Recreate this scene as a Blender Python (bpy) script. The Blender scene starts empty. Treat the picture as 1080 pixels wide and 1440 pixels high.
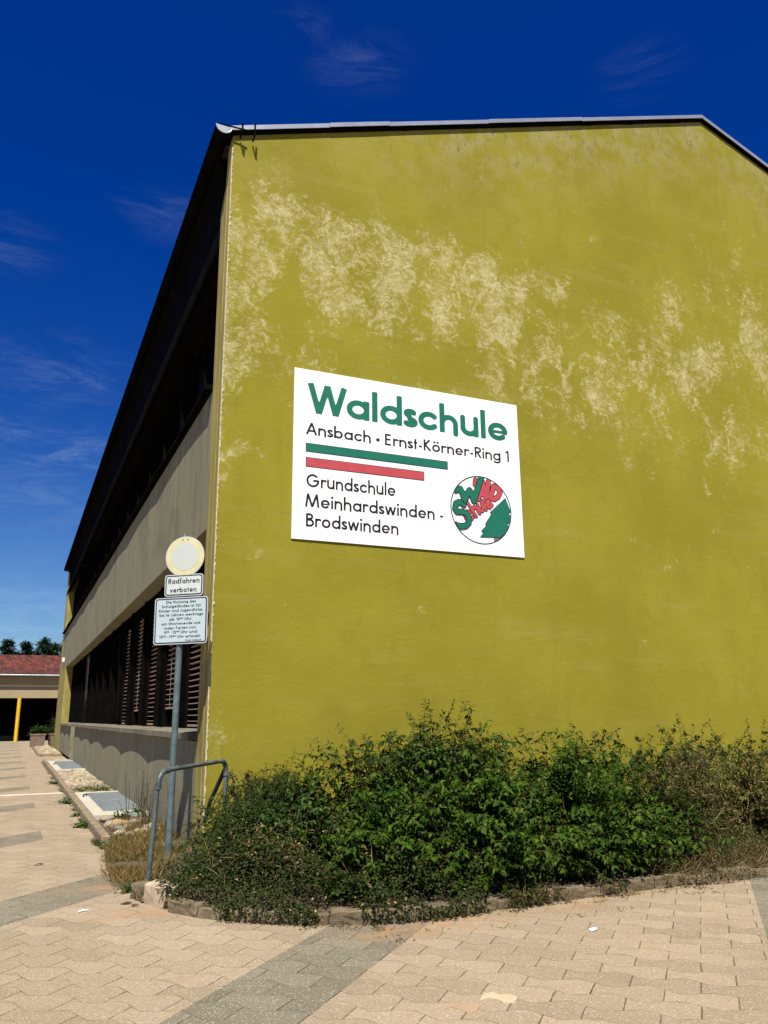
import bpy, bmesh, math, random
import numpy as np
from mathutils import Vector, Matrix
R = math.radians
scene = bpy.context.scene

# ------------------------------------------------------------------ camera
cam_data = bpy.data.cameras.new('camera')
cam = bpy.data.objects.new('camera', cam_data)
scene.collection.objects.link(cam)
scene.camera = cam
cam_data.sensor_fit = 'HORIZONTAL'
cam_data.sensor_width = 36.0
cam_data.lens = 36.0 * 1127.38 / 1080.0
cam_data.clip_start = 0.05
cam_data.clip_end = 3000
tilt, roll, yaw = R(14.2805), R(-0.54837), R(-24.29345)
fwd = Vector((0, math.cos(tilt), math.sin(tilt)))
rgt = Vector((1, 0, 0))
upv = Vector((0, -math.sin(tilt), math.cos(tilt)))
r2 = math.cos(roll) * rgt + math.sin(roll) * upv
u2 = -math.sin(roll) * rgt + math.cos(roll) * upv
Rz = Matrix.Rotation(yaw, 3, 'Z')
r2, u2, fwd = Rz @ r2, Rz @ u2, Rz @ fwd
cam.matrix_world = Matrix(((r2.x, u2.x, -fwd.x, 0), (r2.y, u2.y, -fwd.y, 0), (r2.z, u2.z, -fwd.z, 1.55), (0, 0, 0, 1)))

# ------------------------------------------------------------------ exposure
vs = scene.view_settings
vs.view_transform = 'Standard'
vs.look = 'None'
vs.exposure = 0.85
vs.gamma = 1.0
scene.cycles.max_bounces = 5
scene.cycles.diffuse_bounces = 3
scene.cycles.transparent_max_bounces = 6
scene.cycles.sample_clamp_indirect = 4


# ------------------------------------------------------------------ node helper
class NT:
    """tiny wrapper to write node trees as expressions"""
    def __init__(self, tree):
        self.t = tree

    def n(self, kind, **kw):
        nd = self.t.nodes.new(kind)
        for k, v in kw.items():
            setattr(nd, k, v)
        return nd

    def put(self, sock, v):
        if v is None:
            return
        if isinstance(v, bpy.types.NodeSocket):
            self.t.links.new(v, sock)
        else:
            sock.default_value = v

    def m(self, op, a, b=None, c=None, clamp=False):
        nd = self.n('ShaderNodeMath', operation=op, use_clamp=clamp)
        self.put(nd.inputs[0], a)
        self.put(nd.inputs[1], b)
        if c is not None:
            self.put(nd.inputs[2], c)
        return nd.outputs[0]

    def vm(self, op, a, b=None):
        nd = self.n('ShaderNodeVectorMath', operation=op)
        self.put(nd.inputs[0], a)
        self.put(nd.inputs[1], b)
        return nd.outputs['Value'] if op in ('DOT_PRODUCT', 'LENGTH', 'DISTANCE') else nd.outputs[0]

    def mix(self, f, a, b, blend='MIX'):
        nd = self.n('ShaderNodeMix', data_type='RGBA', blend_type=blend)
        self.put(nd.inputs[0], f)
        self.put(nd.inputs[6], a if not isinstance(a, tuple) or len(a) == 4 else (*a, 1))
        self.put(nd.inputs[7], b if not isinstance(b, tuple) or len(b) == 4 else (*b, 1))
        return nd.outputs[2]

    def noise(self, vec, scale, detail=4, rough=0.55, dist=0.0):
        nd = self.n('ShaderNodeTexNoise')
        self.put(nd.inputs['Vector'], vec)
        nd.inputs['Scale'].default_value = scale
        nd.inputs['Detail'].default_value = detail
        nd.inputs['Roughness'].default_value = rough
        nd.inputs['Distortion'].default_value = dist
        return nd.outputs[0]

    def ramp(self, v, lo, hi):
        nd = self.n('ShaderNodeMapRange', interpolation_type='SMOOTHSTEP')
        self.put(nd.inputs[0], v)
        nd.inputs[1].default_value = lo
        nd.inputs[2].default_value = hi
        return nd.outputs[0]

    def map(self, vec, scale=(1, 1, 1), loc=(0, 0, 0), rot=(0, 0, 0)):
        nd = self.n('ShaderNodeMapping')
        self.put(nd.inputs[0], vec)
        nd.inputs['Location'].default_value = loc
        nd.inputs['Rotation'].default_value = rot
        nd.inputs['Scale'].default_value = scale
        return nd.outputs[0]

    def bump(self, h, strength=0.3, dist=0.01):
        nd = self.n('ShaderNodeBump')
        nd.inputs['Strength'].default_value = strength
        nd.inputs['Distance'].default_value = dist
        self.put(nd.inputs['Height'], h)
        return nd.outputs[0]

    def obj(self):
        return self.n('ShaderNodeTexCoord').outputs['Object']

    def attr(self, name):
        return self.n('ShaderNodeAttribute', attribute_name=name)


# ------------------------------------------------------------------ sky and sun
SUN_DIR = Vector((0.215, 0.486, -0.847)).normalized()      # direction the light travels
sun_el = math.asin(-SUN_DIR.z)
sun_az = math.atan2(-SUN_DIR.x, -SUN_DIR.y)

world = bpy.data.worlds.new('World')
scene.world = world
world.use_nodes = True
wt = world.node_tree
wt.nodes.clear()
w = NT(wt)
sky = w.n('ShaderNodeTexSky', sky_type='NISHITA')
sky.sun_disc = False
sky.sun_elevation = sun_el
sky.sun_rotation = sun_az
sky.altitude = 400
sky.air_density = 1.0
sky.dust_density = 0.3
sky.ozone_density = 2.5
hs = w.n('ShaderNodeHueSaturation')
hs.inputs['Saturation'].default_value = 1.45
hs.inputs['Hue'].default_value = 0.518
hs.inputs['Value'].default_value = 0.8
w.put(hs.inputs['Color'], sky.outputs[0])
gen = w.n('ShaderNodeTexCoord').outputs['Generated']
sep = w.n('ShaderNodeSeparateXYZ')
w.put(sep.inputs[0], gen)
zz = sep.outputs[2]


def px_dir(x, y):
    d = r2 * ((x - 540) / 1127.38) + u2 * ((720 - y) / 1127.38) + fwd
    return d.normalized()


# thin cirrus wisps standing at fixed places of the sky
streak = w.noise(w.map(gen, (3, 3, 14), rot=(0.12, 0.1, 0.3)), 2.6, 10, 0.72, 1.1)
streak = w.ramp(streak, 0.40, 0.85)
cloud = None
for (cx, cy, rad, amt) in ((80, 525, 0.12, .19), (90, 637, 0.10, .32), (0, 605, 0.07, .30), (60, 705, 0.14, .17), (430, 40, 0.05, .10),
                           (505, 92, 0.08, .10), (900, 100, 0.07, .06), (235, 300, .08, .09), (10, 345, .08, .14), (40, 870, .16, .45)):
    d = px_dir(cx, cy)
    dist = w.vm('DISTANCE', w.map(gen, (1, 1, 2.0)), (d.x, d.y, d.z * 2.0))
    g = w.m('MULTIPLY', w.ramp(dist, rad, 0.0), amt)
    cloud = g if cloud is None else w.m('MAXIMUM', cloud, g)
cloud = w.m('MULTIPLY', cloud, streak)
low = w.m('MULTIPLY', w.ramp(zz, 0.34, 0.0), 0.22)
deep = w.mix(w.ramp(zz, 0.05, 0.70), w.mix(1.0, hs.outputs[0], (0.95, 1.17, 1.30, 1), 'MULTIPLY'), w.mix(1.0, hs.outputs[0], (0.72, 0.90, 1.36, 1), 'MULTIPLY'))
skycol = w.mix(low, deep, (3.2, 5.2, 7.6, 1))
skycol = w.mix(cloud, skycol, (6.5, 8.0, 10.0, 1))
bg = w.n('ShaderNodeBackground')
w.put(bg.inputs[0], skycol)
bg.inputs[1].default_value = 0.05
wo = w.n('ShaderNodeOutputWorld')
wt.links.new(bg.outputs[0], wo.inputs[0])

sl = bpy.data.lights.new('sun', 'SUN')
sl.energy = 4.6
sl.angle = R(0.5)
sl.color = (1.0, 0.95, 0.85)
so = bpy.data.objects.new('sun', sl)
scene.collection.objects.link(so)
so.rotation_euler = SUN_DIR.to_track_quat('-Z', 'Y').to_euler()
so.location = (-10, -20, 40)

# ------------------------------------------------------------------ materials
MATS = {}


def mat(name, col=(0.5, 0.5, 0.5), rough=0.8, metal=0.0, spec=0.3, var=0.0, scale=8.0, bump=0.0, bscale=60.0, stretch=(1, 1, 1)):
    """procedural material: base colour broken up by two noises, optional bump"""
    if name in MATS:
        return MATS[name]
    M = bpy.data.materials.new(name)
    M.use_nodes = True
    t = M.node_tree
    t.nodes.clear()
    k = NT(t)
    p = k.n('ShaderNodeBsdfPrincipled')
    p.inputs['Roughness'].default_value = rough
    p.inputs['Metallic'].default_value = metal
    p.inputs['Specular IOR Level'].default_value = spec
    o = k.n('ShaderNodeOutputMaterial')
    t.links.new(p.outputs[0], o.inputs[0])
    if var > 0:
        co = k.map(k.obj(), stretch)
        a = k.noise(co, scale, 5, 0.6)
        b = k.noise(co, scale * 6.3, 3, 0.6)
        f = k.m('ADD', k.m('MULTIPLY', a, 0.65), k.m('MULTIPLY', b, 0.35))
        f = k.ramp(f, 0.3, 0.7)
        c = k.mix(f, tuple(x * (1 - var) for x in col), tuple(min(1, x * (1 + var)) for x in col))
        k.put(p.inputs['Base Color'], c)
    else:
        p.inputs['Base Color'].default_value = (*col, 1)
    if bump > 0:
        k.put(p.inputs['Normal'], k.bump(k.noise(k.obj(), bscale, 4, 0.6), bump, 0.01))
    MATS[name] = M
    return M


def leaf_mat(name, trans=0.25, rough=0.5):
    """colour of each leaf comes from its own vertex colour"""
    M = bpy.data.materials.new(name)
    M.use_nodes = True
    t = M.node_tree
    t.nodes.clear()
    k = NT(t)
    c = k.attr('leaf_colour').outputs['Color']
    p = k.n('ShaderNodeBsdfPrincipled')
    p.inputs['Roughness'].default_value = rough
    p.inputs['Specular IOR Level'].default_value = 0.06
    k.put(p.inputs['Base Color'], c)
    tr = k.n('ShaderNodeBsdfTranslucent')
    k.put(tr.inputs[0], k.mix(1.0, c, (1.0, 1.0, 0.35, 1), 'MULTIPLY'))
    mx = k.n('ShaderNodeMixShader')
    mx.inputs[0].default_value = trans
    t.links.new(p.outputs[0], mx.inputs[1])
    t.links.new(tr.outputs[0], mx.inputs[2])
    o = k.n('ShaderNodeOutputMaterial')
    t.links.new(mx.outputs[0], o.inputs[0])
    MATS[name] = M
    return M


def render_paint():
    """olive rough render: 'wear' and 'mildew' of the wall are stored per vertex"""
    M = bpy.data.materials.new('olive_render')
    M.use_nodes = True
    t = M.node_tree
    t.nodes.clear()
    k = NT(t)
    co = k.obj()
    wear = k.attr('wear').outputs['Fac']
    mil = k.attr('mildew').outputs['Fac']
    big = k.noise(co, 0.55, 5, 0.6)
    base = k.mix(k.ramp(big, 0.3, 0.7), (0.208, 0.180, 0.016), (0.255, 0.220, 0.022))
    horiz = k.noise(k.map(co, (0.35, 1, 2.6)), 1.5, 6, 0.65)
    base = k.mix(k.m('MULTIPLY', k.ramp(horiz, 0.5, 0.78), 0.42), base, (0.285, 0.245, 0.055))
    vert = k.noise(k.map(co, (2.2, 1, 0.25)), 2.0, 5, 0.6)
    base = k.mix(k.m('MULTIPLY', k.ramp(vert, 0.52, 0.8), 0.25), base, (0.17, 0.145, 0.014))
    # worn, bleached patches
    n1 = k.noise(k.map(co, (1.15, 1, 0.8)), 1.5, 9, 0.66, 0.5)
    n2 = k.noise(k.map(co, (1, 1, 1.3)), 4.6, 9, 0.74, 1.6)
    n3 = k.noise(co, 11.0, 8, 0.74, 1.6)
    n4 = k.noise(co, 38.0, 5, 0.72, 0.9)
    lowf = k.m('ADD', k.m('ADD', k.m('MULTIPLY', n1, 0.46), k.m('MULTIPLY', n2, 0.40)), k.m('MULTIPLY', n3, 0.14))
    lowm = k.ramp(k.m('ADD', k.m('MULTIPLY_ADD', lowf, 2.3, -1.15), k.m('MULTIPLY_ADD', wear, 0.225, -0.235)), -0.03, 0.24)
    hi = k.ramp(k.m('ADD', k.m('MULTIPLY', n3, 0.72), k.m('MULTIPLY', n4, 0.28)), 0.41, 0.57)
    hard = k.m('MULTIPLY', lowm, k.m('MULTIPLY_ADD', hi, 0.66, 0.34))
    base = k.mix(k.m('MULTIPLY', lowm, 0.22), base, (0.295, 0.258, 0.070))
    base = k.mix(k.m('MULTIPLY', hard, 0.80), base, (0.52, 0.465, 0.250))
    # hairline stains between flakes
    vein = k.m('MULTIPLY', k.ramp(k.m('ABSOLUTE', k.m('SUBTRACT', n2, 0.5)), 0.018, 0.0), k.m('MULTIPLY_ADD', lowm, 0.45, 0.10))
    base = k.mix(vein, base, (0.19, 0.155, 0.04))
    # grey mildew with dark drip marks under the verge
    gm = k.m('MULTIPLY', mil, k.ramp(k.noise(co, 2.2, 6, 0.65), 0.38, 0.66))
    base = k.mix(k.m('MULTIPLY', gm, 0.75), base, (0.285, 0.250, 0.12))
    dr = k.ramp(k.noise(k.map(co, (7, 1, 2.6)), 1.6, 5, 0.7), 0.565, 0.61)
    base = k.mix(k.m('MULTIPLY', k.m('MULTIPLY', dr, gm), 0.75), base, (0.09, 0.078, 0.03))
    # fine cracks
    vo = k.n('ShaderNodeTexVoronoi', feature='DISTANCE_TO_EDGE')
    k.put(vo.inputs['Vector'], k.vm('ADD', k.map(co, (0.28, 1, 0.45)), k.vm('MULTIPLY', k.n('ShaderNodeTexNoise').outputs[1], (0.0, 0, 0.0))))
    vo.inputs['Scale'].default_value = 1.0
    crack = k.m('MULTIPLY', k.ramp(vo.outputs[0], 0.004, 0.0), k.ramp(k.noise(co, 1.1, 3), 0.48, 0.62))
    base = k.mix(k.m('MULTIPLY', crack, 0.35), base, (0.15, 0.12, 0.03))
    fine = k.noise(co, 70, 5, 0.8)
    base = k.mix(k.m('MULTIPLY', k.ramp(fine, 0.50, 0.70), 0.26), base, (0.15, 0.122, 0.012))
    drift = k.noise(k.map(co, (0.9, 1, 0.6)), 2.6, 8, 0.7, 1.0)
    base = k.mix(k.m('MULTIPLY', k.ramp(drift, 0.50, 0.72), 0.30), base, (0.165, 0.138, 0.014))
    p = k.n('ShaderNodeBsdfPrincipled')
    p.inputs['Roughness'].default_value = 0.92
    p.inputs['Specular IOR Level'].default_value = 0.12
    k.put(p.inputs['Base Color'], base)
    h = k.m('ADD', k.m('MULTIPLY', k.noise(co, 90, 5, 0.7), 0.5), k.m('MULTIPLY', n2, 0.9))
    h = k.m('SUBTRACT', h, k.m('MULTIPLY', hard, 0.4))
    k.put(p.inputs['Normal'], k.bump(h, 0.5, 0.014))
    o = k.n('ShaderNodeOutputMaterial')
    t.links.new(p.outputs[0], o.inputs[0])
    MATS['olive_render'] = M
    return M


def concrete_streaks(name, c1, c2, c3):
    """board-marked facade concrete with vertical rain streaks"""
    M = bpy.data.materials.new(name)
    M.use_nodes = True
    t = M.node_tree
    t.nodes.clear()
    k = NT(t)
    co = k.obj()
    a = k.noise(k.map(co, (1, 7, 0.35)), 1.3, 6, 0.68, 0.3)
    b = k.noise(k.map(co, (1, 30, 0.8)), 1.5, 4, 0.6)
    c = k.noise(co, 0.7, 5, 0.6)
    base = k.mix(k.ramp(a, 0.36, 0.66), c1, c2)
    base = k.mix(k.m('MULTIPLY', k.ramp(b, 0.52, 0.8), 0.30), base, c3)
    base = k.mix(k.m('MULTIPLY', k.ramp(c, 0.48, 0.68), 0.5), base, c3)
    base = k.mix(k.m('MULTIPLY', k.ramp(k.noise(k.map(co, (1, 2.2, 0.5)), 2.0, 8, 0.72, 0.6), 0.52, 0.68), 0.45), base, c3)
    p = k.n('ShaderNodeBsdfPrincipled')
    p.inputs['Roughness'].default_value = 0.9
    p.inputs['Specular IOR Level'].default_value = 0.15
    k.put(p.inputs['Base Color'], base)
    k.put(p.inputs['Normal'], k.bump(k.m('ADD', b, k.noise(co, 60, 4)), 0.18, 0.006))
    o = k.n('ShaderNodeOutputMaterial')
    t.links.new(p.outputs[0], o.inputs[0])
    MATS[name] = M
    return M


def paving():
    """interlocking concrete pavers laid at 45 degrees with grey bands"""
    M = bpy.data.materials.new('concrete_pavers')
    M.use_nodes = True
    t = M.node_tree
    t.nodes.clear()
    k = NT(t)
    co = k.obj()
    s = k.n('ShaderNodeSeparateXYZ')
    k.put(s.inputs[0], co)
    X, Y = s.outputs[0], s.outputs[1]
    wob = k.noise(co, 3.0, 3, 0.5)
    wob2 = k.noise(k.map(co, loc=(7, 3, 0)), 3.0, 3, 0.5)
    u = k.m('ADD', k.m('MULTIPLY', k.m('ADD', X, Y), 0.70711), k.m('MULTIPLY_ADD', wob, 0.03, -0.015))
    v0 = k.m('MULTIPLY', k.m('SUBTRACT', X, Y), 0.70711)
    v = k.m('ADD', v0, k.m('MULTIPLY_ADD', wob2, 0.024, -0.012))
    PU, PV = 0.208, 0.197
    rr = k.m('DIVIDE', u, PU)
    cc = k.m('DIVIDE', k.m('ADD', v, 0.14), PV)
    wave = k.m('MULTIPLY', k.m('ARCSINE', k.m('MULTIPLY', k.m('SINE', k.m('MULTIPLY', cc, math.pi)), 0.985)), 0.68)
    kk = k.m('ROUND', rr)
    par = k.m('COSINE', k.m('MULTIPLY', kk, math.pi))
    off = k.m('MULTIPLY', k.m('MULTIPLY', wave, par), 0.23)
    dbed = k.m('MULTIPLY', k.m('ABSOLUTE', k.m('SUBTRACT', k.m('SUBTRACT', rr, kk), off)), PU)
    ci = k.m('ROUND', cc)
    dcol = k.m('MULTIPLY', k.m('ABSOLUTE', k.m('SUBTRACT', cc, ci)), PV)
    row = k.m('FLOOR', rr)
    # which straight joint is open: alternates along the row
    alt = k.m('COSINE', k.m('MULTIPLY', k.m('ADD', row, ci), math.pi))
    strong = k.m('MULTIPLY_ADD', alt, 0.5, 0.5)
    jit = k.noise(co, 9.0, 3, 0.6)
    wj = k.m('MULTIPLY_ADD', jit, 0.0105, -0.0018)
    jb = k.m('SUBTRACT', 1.0, k.m('DIVIDE', dbed, wj), clamp=True)
    jc = k.m('MULTIPLY', k.m('SUBTRACT', 1.0, k.m('DIVIDE', dcol, k.m('MULTIPLY', wj, 1.7)), clamp=True), k.m('MULTIPLY_ADD', strong, 0.9, 0.1))
    joint = k.m('MAXIMUM', k.m('MULTIPLY', jb, 0.8), jc)
    joint = k.ramp(joint, 0.08, 0.6)
    # per-stone tone
    cell = k.n('ShaderNodeCombineXYZ')
    k.put(cell.inputs[0], k.m('FLOOR', k.m('SUBTRACT', rr, k.m('MULTIPLY', off, 1.0))))
    k.put(cell.inputs[1], k.m('FLOOR', k.m('MULTIPLY', k.m('ADD', cc, k.m('ADD', row, 0.0)), 0.5)))
    wn = k.n('ShaderNodeTexWhiteNoise', noise_dimensions='2D')
    k.put(wn.inputs[0], cell.outputs[0])
    tone = wn.outputs[0]
    # bands of grey stone
    bt = k.m('MULTIPLY', k.m('FRACT', k.m('DIVIDE', k.m('ADD', v0, 2.80 + 31 * 3), 3.1)), 3.1)
    inb = k.m('LESS_THAN', bt, 0.70)
    gate = k.m('MULTIPLY', k.m('GREATER_THAN', X, 0.52), k.m('GREATER_THAN', Y, 9.3))
    inb = k.m('MULTIPLY', inb, k.m('SUBTRACT', 1.0, gate))
    big = k.noise(co, 0.5, 5, 0.6)
    tan = k.mix(tone, (0.246, 0.194, 0.124), (0.330, 0.262, 0.172))
    tan = k.mix(k.m('MULTIPLY', k.ramp(big, 0.35, 0.7), 0.4), tan, (0.300, 0.236, 0.154))
    grey = k.mix(tone, (0.132, 0.119, 0.081), (0.184, 0.167, 0.117))
    col = k.mix(inb, tan, grey)
    # exposed aggregate specks
    vo = k.n('ShaderNodeTexVoronoi')
    k.put(vo.inputs['Vector'], co)
    vo.inputs['Scale'].default_value = 110
    sp = k.n('ShaderNodeSeparateColor')
    k.put(sp.inputs[0], vo.outputs['Color'])
    inside = k.ramp(vo.outputs['Distance'], 0.55, 0.3)
    col = k.mix(k.m('MULTIPLY', k.m('MULTIPLY', k.m('GREATER_THAN', sp.outputs[0], 0.80), inside), 0.65), col, (0.56, 0.48, 0.36))
    col = k.mix(k.m('MULTIPLY', k.m('MULTIPLY', k.m('LESS_THAN', sp.outputs[0], 0.24), inside), 0.55), col, (0.16, 0.105, 0.065))
    grit = k.noise(co, 80, 5, 0.8)
    col = k.mix(k.m('MULTIPLY', k.ramp(grit, 0.50, 0.62), 0.50), col, (0.15, 0.105, 0.068))
    grime = k.noise(co, 1.6, 6, 0.7, 0.4)
    col = k.mix(k.m('MULTIPLY', k.ramp(grime, 0.50, 0.72), 0.38), col, (0.20, 0.145, 0.095))
    # reddish sand washed out of the bed
    sand = None
    for (sx, sy, sr) in ((3.2, 6.0, 0.45), (2.85, 5.95, .4), (4.3, 6.1, 0.35), (5.2, 6.3, 0.3), (1.2, 7.4, .35), (1.1, 8.6, .4)):
        g = k.ramp(k.vm('DISTANCE', k.map(co, (0.45, 1, 1)), (sx * 0.45, sy, 0)), sr, 0.0)
        sand = g if sand is None else k.m('MAXIMUM', sand, g)
    sand = k.m('MULTIPLY', sand, k.ramp(k.noise(co, 5, 5, 0.7), 0.36, 0.6), clamp=True)
    jvis = k.m('MULTIPLY', joint, k.m('SUBTRACT', 1.0, k.m('MULTIPLY', sand, 0.85)))
    col = k.mix(k.m('MULTIPLY', sand, 0.8), col, (0.31, 0.185, 0.095))
    fade = k.m('MULTIPLY_ADD', k.noise(co, 2.3, 5, 0.7), 2.6, -0.75, clamp=True)
    col = k.mix(k.m('MULTIPLY', jvis, k.m('MULTIPLY_ADD', fade, 0.55, 0.42)), col, (0.050, 0.034, 0.020))
    p = k.n('ShaderNodeBsdfPrincipled')
    p.inputs['Roughness'].default_value = 0.92
    p.inputs['Specular IOR Level'].default_value = 0.15
    k.put(p.inputs['Base Color'], col)
    h = k.m('SUBTRACT', k.m('MULTIPLY', grit, 0.25), k.m('MULTIPLY', joint, 0.8))
    k.put(p.inputs['Normal'], k.bump(h, 0.35, 0.01))
    o = k.n('ShaderNodeOutputMaterial')
    t.links.new(p.outputs[0], o.inputs[0])
    MATS['concrete_pavers'] = M
    return M


def roof_tiles():
    M = bpy.data.materials.new('red_roof_tiles')
    M.use_nodes = True
    t = M.node_tree
    t.nodes.clear()
    k = NT(t)
    co = k.obj()
    br = k.n('ShaderNodeTexBrick', offset=0.5)
    k.put(br.inputs['Vector'], k.map(co, (1, 1, 1)))
    br.inputs['Scale'].default_value = 1.0
    br.inputs['Brick Width'].default_value = 0.26
    br.inputs['Row Height'].default_value = 0.36
    br.inputs['Mortar Size'].default_value = 0.05
    br.inputs['Color1'].default_value = (0.24, 0.052, 0.028, 1)
    br.inputs['Color2'].default_value = (0.46, 0.10, 0.05, 1)
    br.inputs['Mortar'].default_value = (0.022, 0.010, 0.008, 1)
    n = k.noise(co, 0.8, 6, 0.7)
    n7 = k.noise(k.map(co, (1.5, 0.45, 1)), 1.3, 5, 0.85)
    col = k.mix(k.ramp(n7, 0.42, 0.60), br.outputs[0], (0.030, 0.014, 0.010))
    col = k.mix(k.m('MULTIPLY', k.ramp(n, 0.50, 0.66), 0.75), col, (0.06, 0.032, 0.022))
    n4 = k.noise(co, 2.5, 4, 0.7)
    col = k.mix(k.m('MULTIPLY', k.ramp(n4, 0.5, 0.7), 0.4), col, (0.40, 0.14, 0.09))
    p = k.n('ShaderNodeBsdfPrincipled')
    p.inputs['Roughness'].default_value = 0.85
    k.put(p.inputs['Base Color'], col)
    k.put(p.inputs['Normal'], k.bump(br.outputs['Fac'], -0.6, 0.03))
    o = k.n('ShaderNodeOutputMaterial')
    t.links.new(p.outputs[0], o.inputs[0])
    MATS['red_roof_tiles'] = M
    return M


M_render = render_paint()
M_pave = paving()
M_tile = roof_tiles()
M_panel = concrete_streaks('facade_concrete', (0.195, 0.180, 0.112), (0.265, 0.245, 0.158), (0.130, 0.116, 0.070))
M_pier = concrete_streaks('weathered_edge', (0.26, 0.215, 0.06), (0.36, 0.30, 0.10), (0.14, 0.115, 0.04))
M_chip = mat('bare_plaster_edge', (0.46, 0.41, 0.24), 0.9, var=0.45, scale=14)
M_dark = mat('dark_stained_wood', (0.006, 0.005, 0.004), 0.9, var=0.4, scale=3, spec=0)
M_fascia = mat('dark_blue_fascia', (0.006, 0.0065, 0.009), 0.9, var=0.3, scale=2, spec=0)
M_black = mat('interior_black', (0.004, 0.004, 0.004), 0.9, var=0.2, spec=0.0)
M_frame = mat('brown_window_frame', (0.005, 0.0045, 0.004), 0.9, var=0.4, scale=5, spec=0)
M_glass = mat('dark_glass', (0.003, 0.003, 0.004), 0.25, var=0.2, scale=1, spec=0.06)
M_slat = mat('blind_slat', (0.36, 0.25, 0.195), 0.6, var=0.15, scale=3)
M_cord = mat('blind_cord', (0.25, 0.2, 0.16), 0.8, var=0.15, scale=3)
M_sill = mat('weathered_sill', (0.15, 0.135, 0.09), 0.8, var=0.35, scale=2.5, bump=0.2, stretch=(1, .6, 1))
M_zinc = mat('zinc_flashing', (0.40, 0.42, 0.45), 0.38, metal=0.55, var=0.12, scale=2)
M_zincd = mat('old_zinc', (0.30, 0.32, 0.34), 0.45, metal=0.7, var=0.3, scale=6)
M_white = mat('white_sign_panel', (0.82, 0.82, 0.80), 0.45, var=0.025, scale=1.2)
M_sgreen = mat('sign_green', (0.010, 0.135, 0.083), 0.5, var=0.08, scale=4)
M_sred = mat('sign_red', (0.42, 0.062, 0.068), 0.5, var=0.08, scale=4)
M_sblack = mat('sign_black', (0.012, 0.010, 0.014), 0.5, var=0.1, scale=4)
M_sgrey = mat('sign_grey', (0.13, 0.13, 0.12), 0.5, var=0.1, scale=4)
M_galv = mat('galvanised_steel', (0.105, 0.145, 0.145), 0.55, metal=0.25, var=0.35, scale=9, bump=0.08, bscale=40)
M_rail = mat('galvanised_rail', (0.10, 0.125, 0.115), 0.5, metal=0.35, var=0.5, scale=7, bump=0.12, bscale=50)
M_disc = mat('faded_sign_white', (0.44, 0.47, 0.42), 0.5, var=0.04, scale=6)
M_ringy = mat('faded_sign_yellow', (0.52, 0.48, 0.28), 0.5, var=0.10, scale=7)
M_plate = mat('sign_plate_white', (0.48, 0.52, 0.50), 0.45, var=0.04, scale=6)
M_plateb = mat('sign_plate_bluish', (0.40, 0.475, 0.49), 0.45, var=0.05, scale=6)
M_alu = mat('sign_edge_alu', (0.60, 0.62, 0.62), 0.4, metal=0.4, var=0.1)
M_pinblk = mat('sign_print_black', (0.015, 0.017, 0.02), 0.5, var=0.1)
M_kerb = mat('kerb_concrete', (0.13, 0.10, 0.058), 0.95, var=0.4, scale=7, bump=0.6, bscale=30)
M_kerb2 = mat('kerb_concrete_brown', (0.20, 0.155, 0.095), 0.95, var=0.4, scale=6, bump=0.4, bscale=40)
M_soil = mat('dry_soil', (0.085, 0.062, 0.036), 1.0, var=0.5, scale=6, bump=0.8, bscale=25)
M_padw = mat('white_concrete', (0.42, 0.385, 0.30), 0.9, var=0.10, scale=3, bump=.15)
M_plate2 = mat('grey_steel_cover', (0.155, 0.172, 0.175), 0.6, metal=0.1, var=0.18, scale=3)
M_line = mat('white_line_stone', (0.62, 0.55, 0.44), 0.9, var=0.1)
M_cream = mat('cream_render', (0.30, 0.245, 0.14), 0.9, var=0.08, scale=.7)
M_yel = mat('yellow_paint', (0.62, 0.40, 0.012), 0.5, var=0.12, scale=3)
M_planter = mat('aggregate_concrete', (0.17, 0.12, 0.085), 0.95, var=0.35, scale=6, bump=.4)
M_stem = mat('brown_stem', (0.075, 0.05, 0.03), 0.9, var=0.3, scale=20)
M_gstem = mat('green_stem', (0.06, 0.075, 0.025), 0.8, var=0.3, scale=20)
M_bark = mat('pine_bark', (0.06, 0.045, 0.033), 0.95, var=0.3, scale=5)
M_leaf = leaf_mat('broad_leaf', 0.16, 0.48)
M_small = leaf_mat('small_leaf', 0.15, 0.6)
M_dry = leaf_mat('dry_blade', 0.15, 0.8)
M_stone = leaf_mat('river_stone', 0.0, 0.85)
M_litter = mat('litter_white', (0.72, 0.74, 0.76), 0.5, var=0.1)
M_deadleaf = mat('dead_leaf', (0.05, 0.025, 0.015), 0.8, var=0.3)


# ------------------------------------------------------------------ object helpers
def link(o):
    scene.collection.objects.link(o)
    return o


def empty(name, loc, label, cat, group=None):
    o = bpy.data.objects.new(name, None)
    o.empty_display_size = 0.2
    o.location = loc
    link(o)
    tag(o, label, cat, group)
    return o


def tag(o, label=None, cat=None, group=None, kind=None):
    if label:
        o['label'] = label
    if cat:
        o['category'] = cat
    if group:
        o['group'] = group
    if kind:
        o['kind'] = kind
    return o


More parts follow.
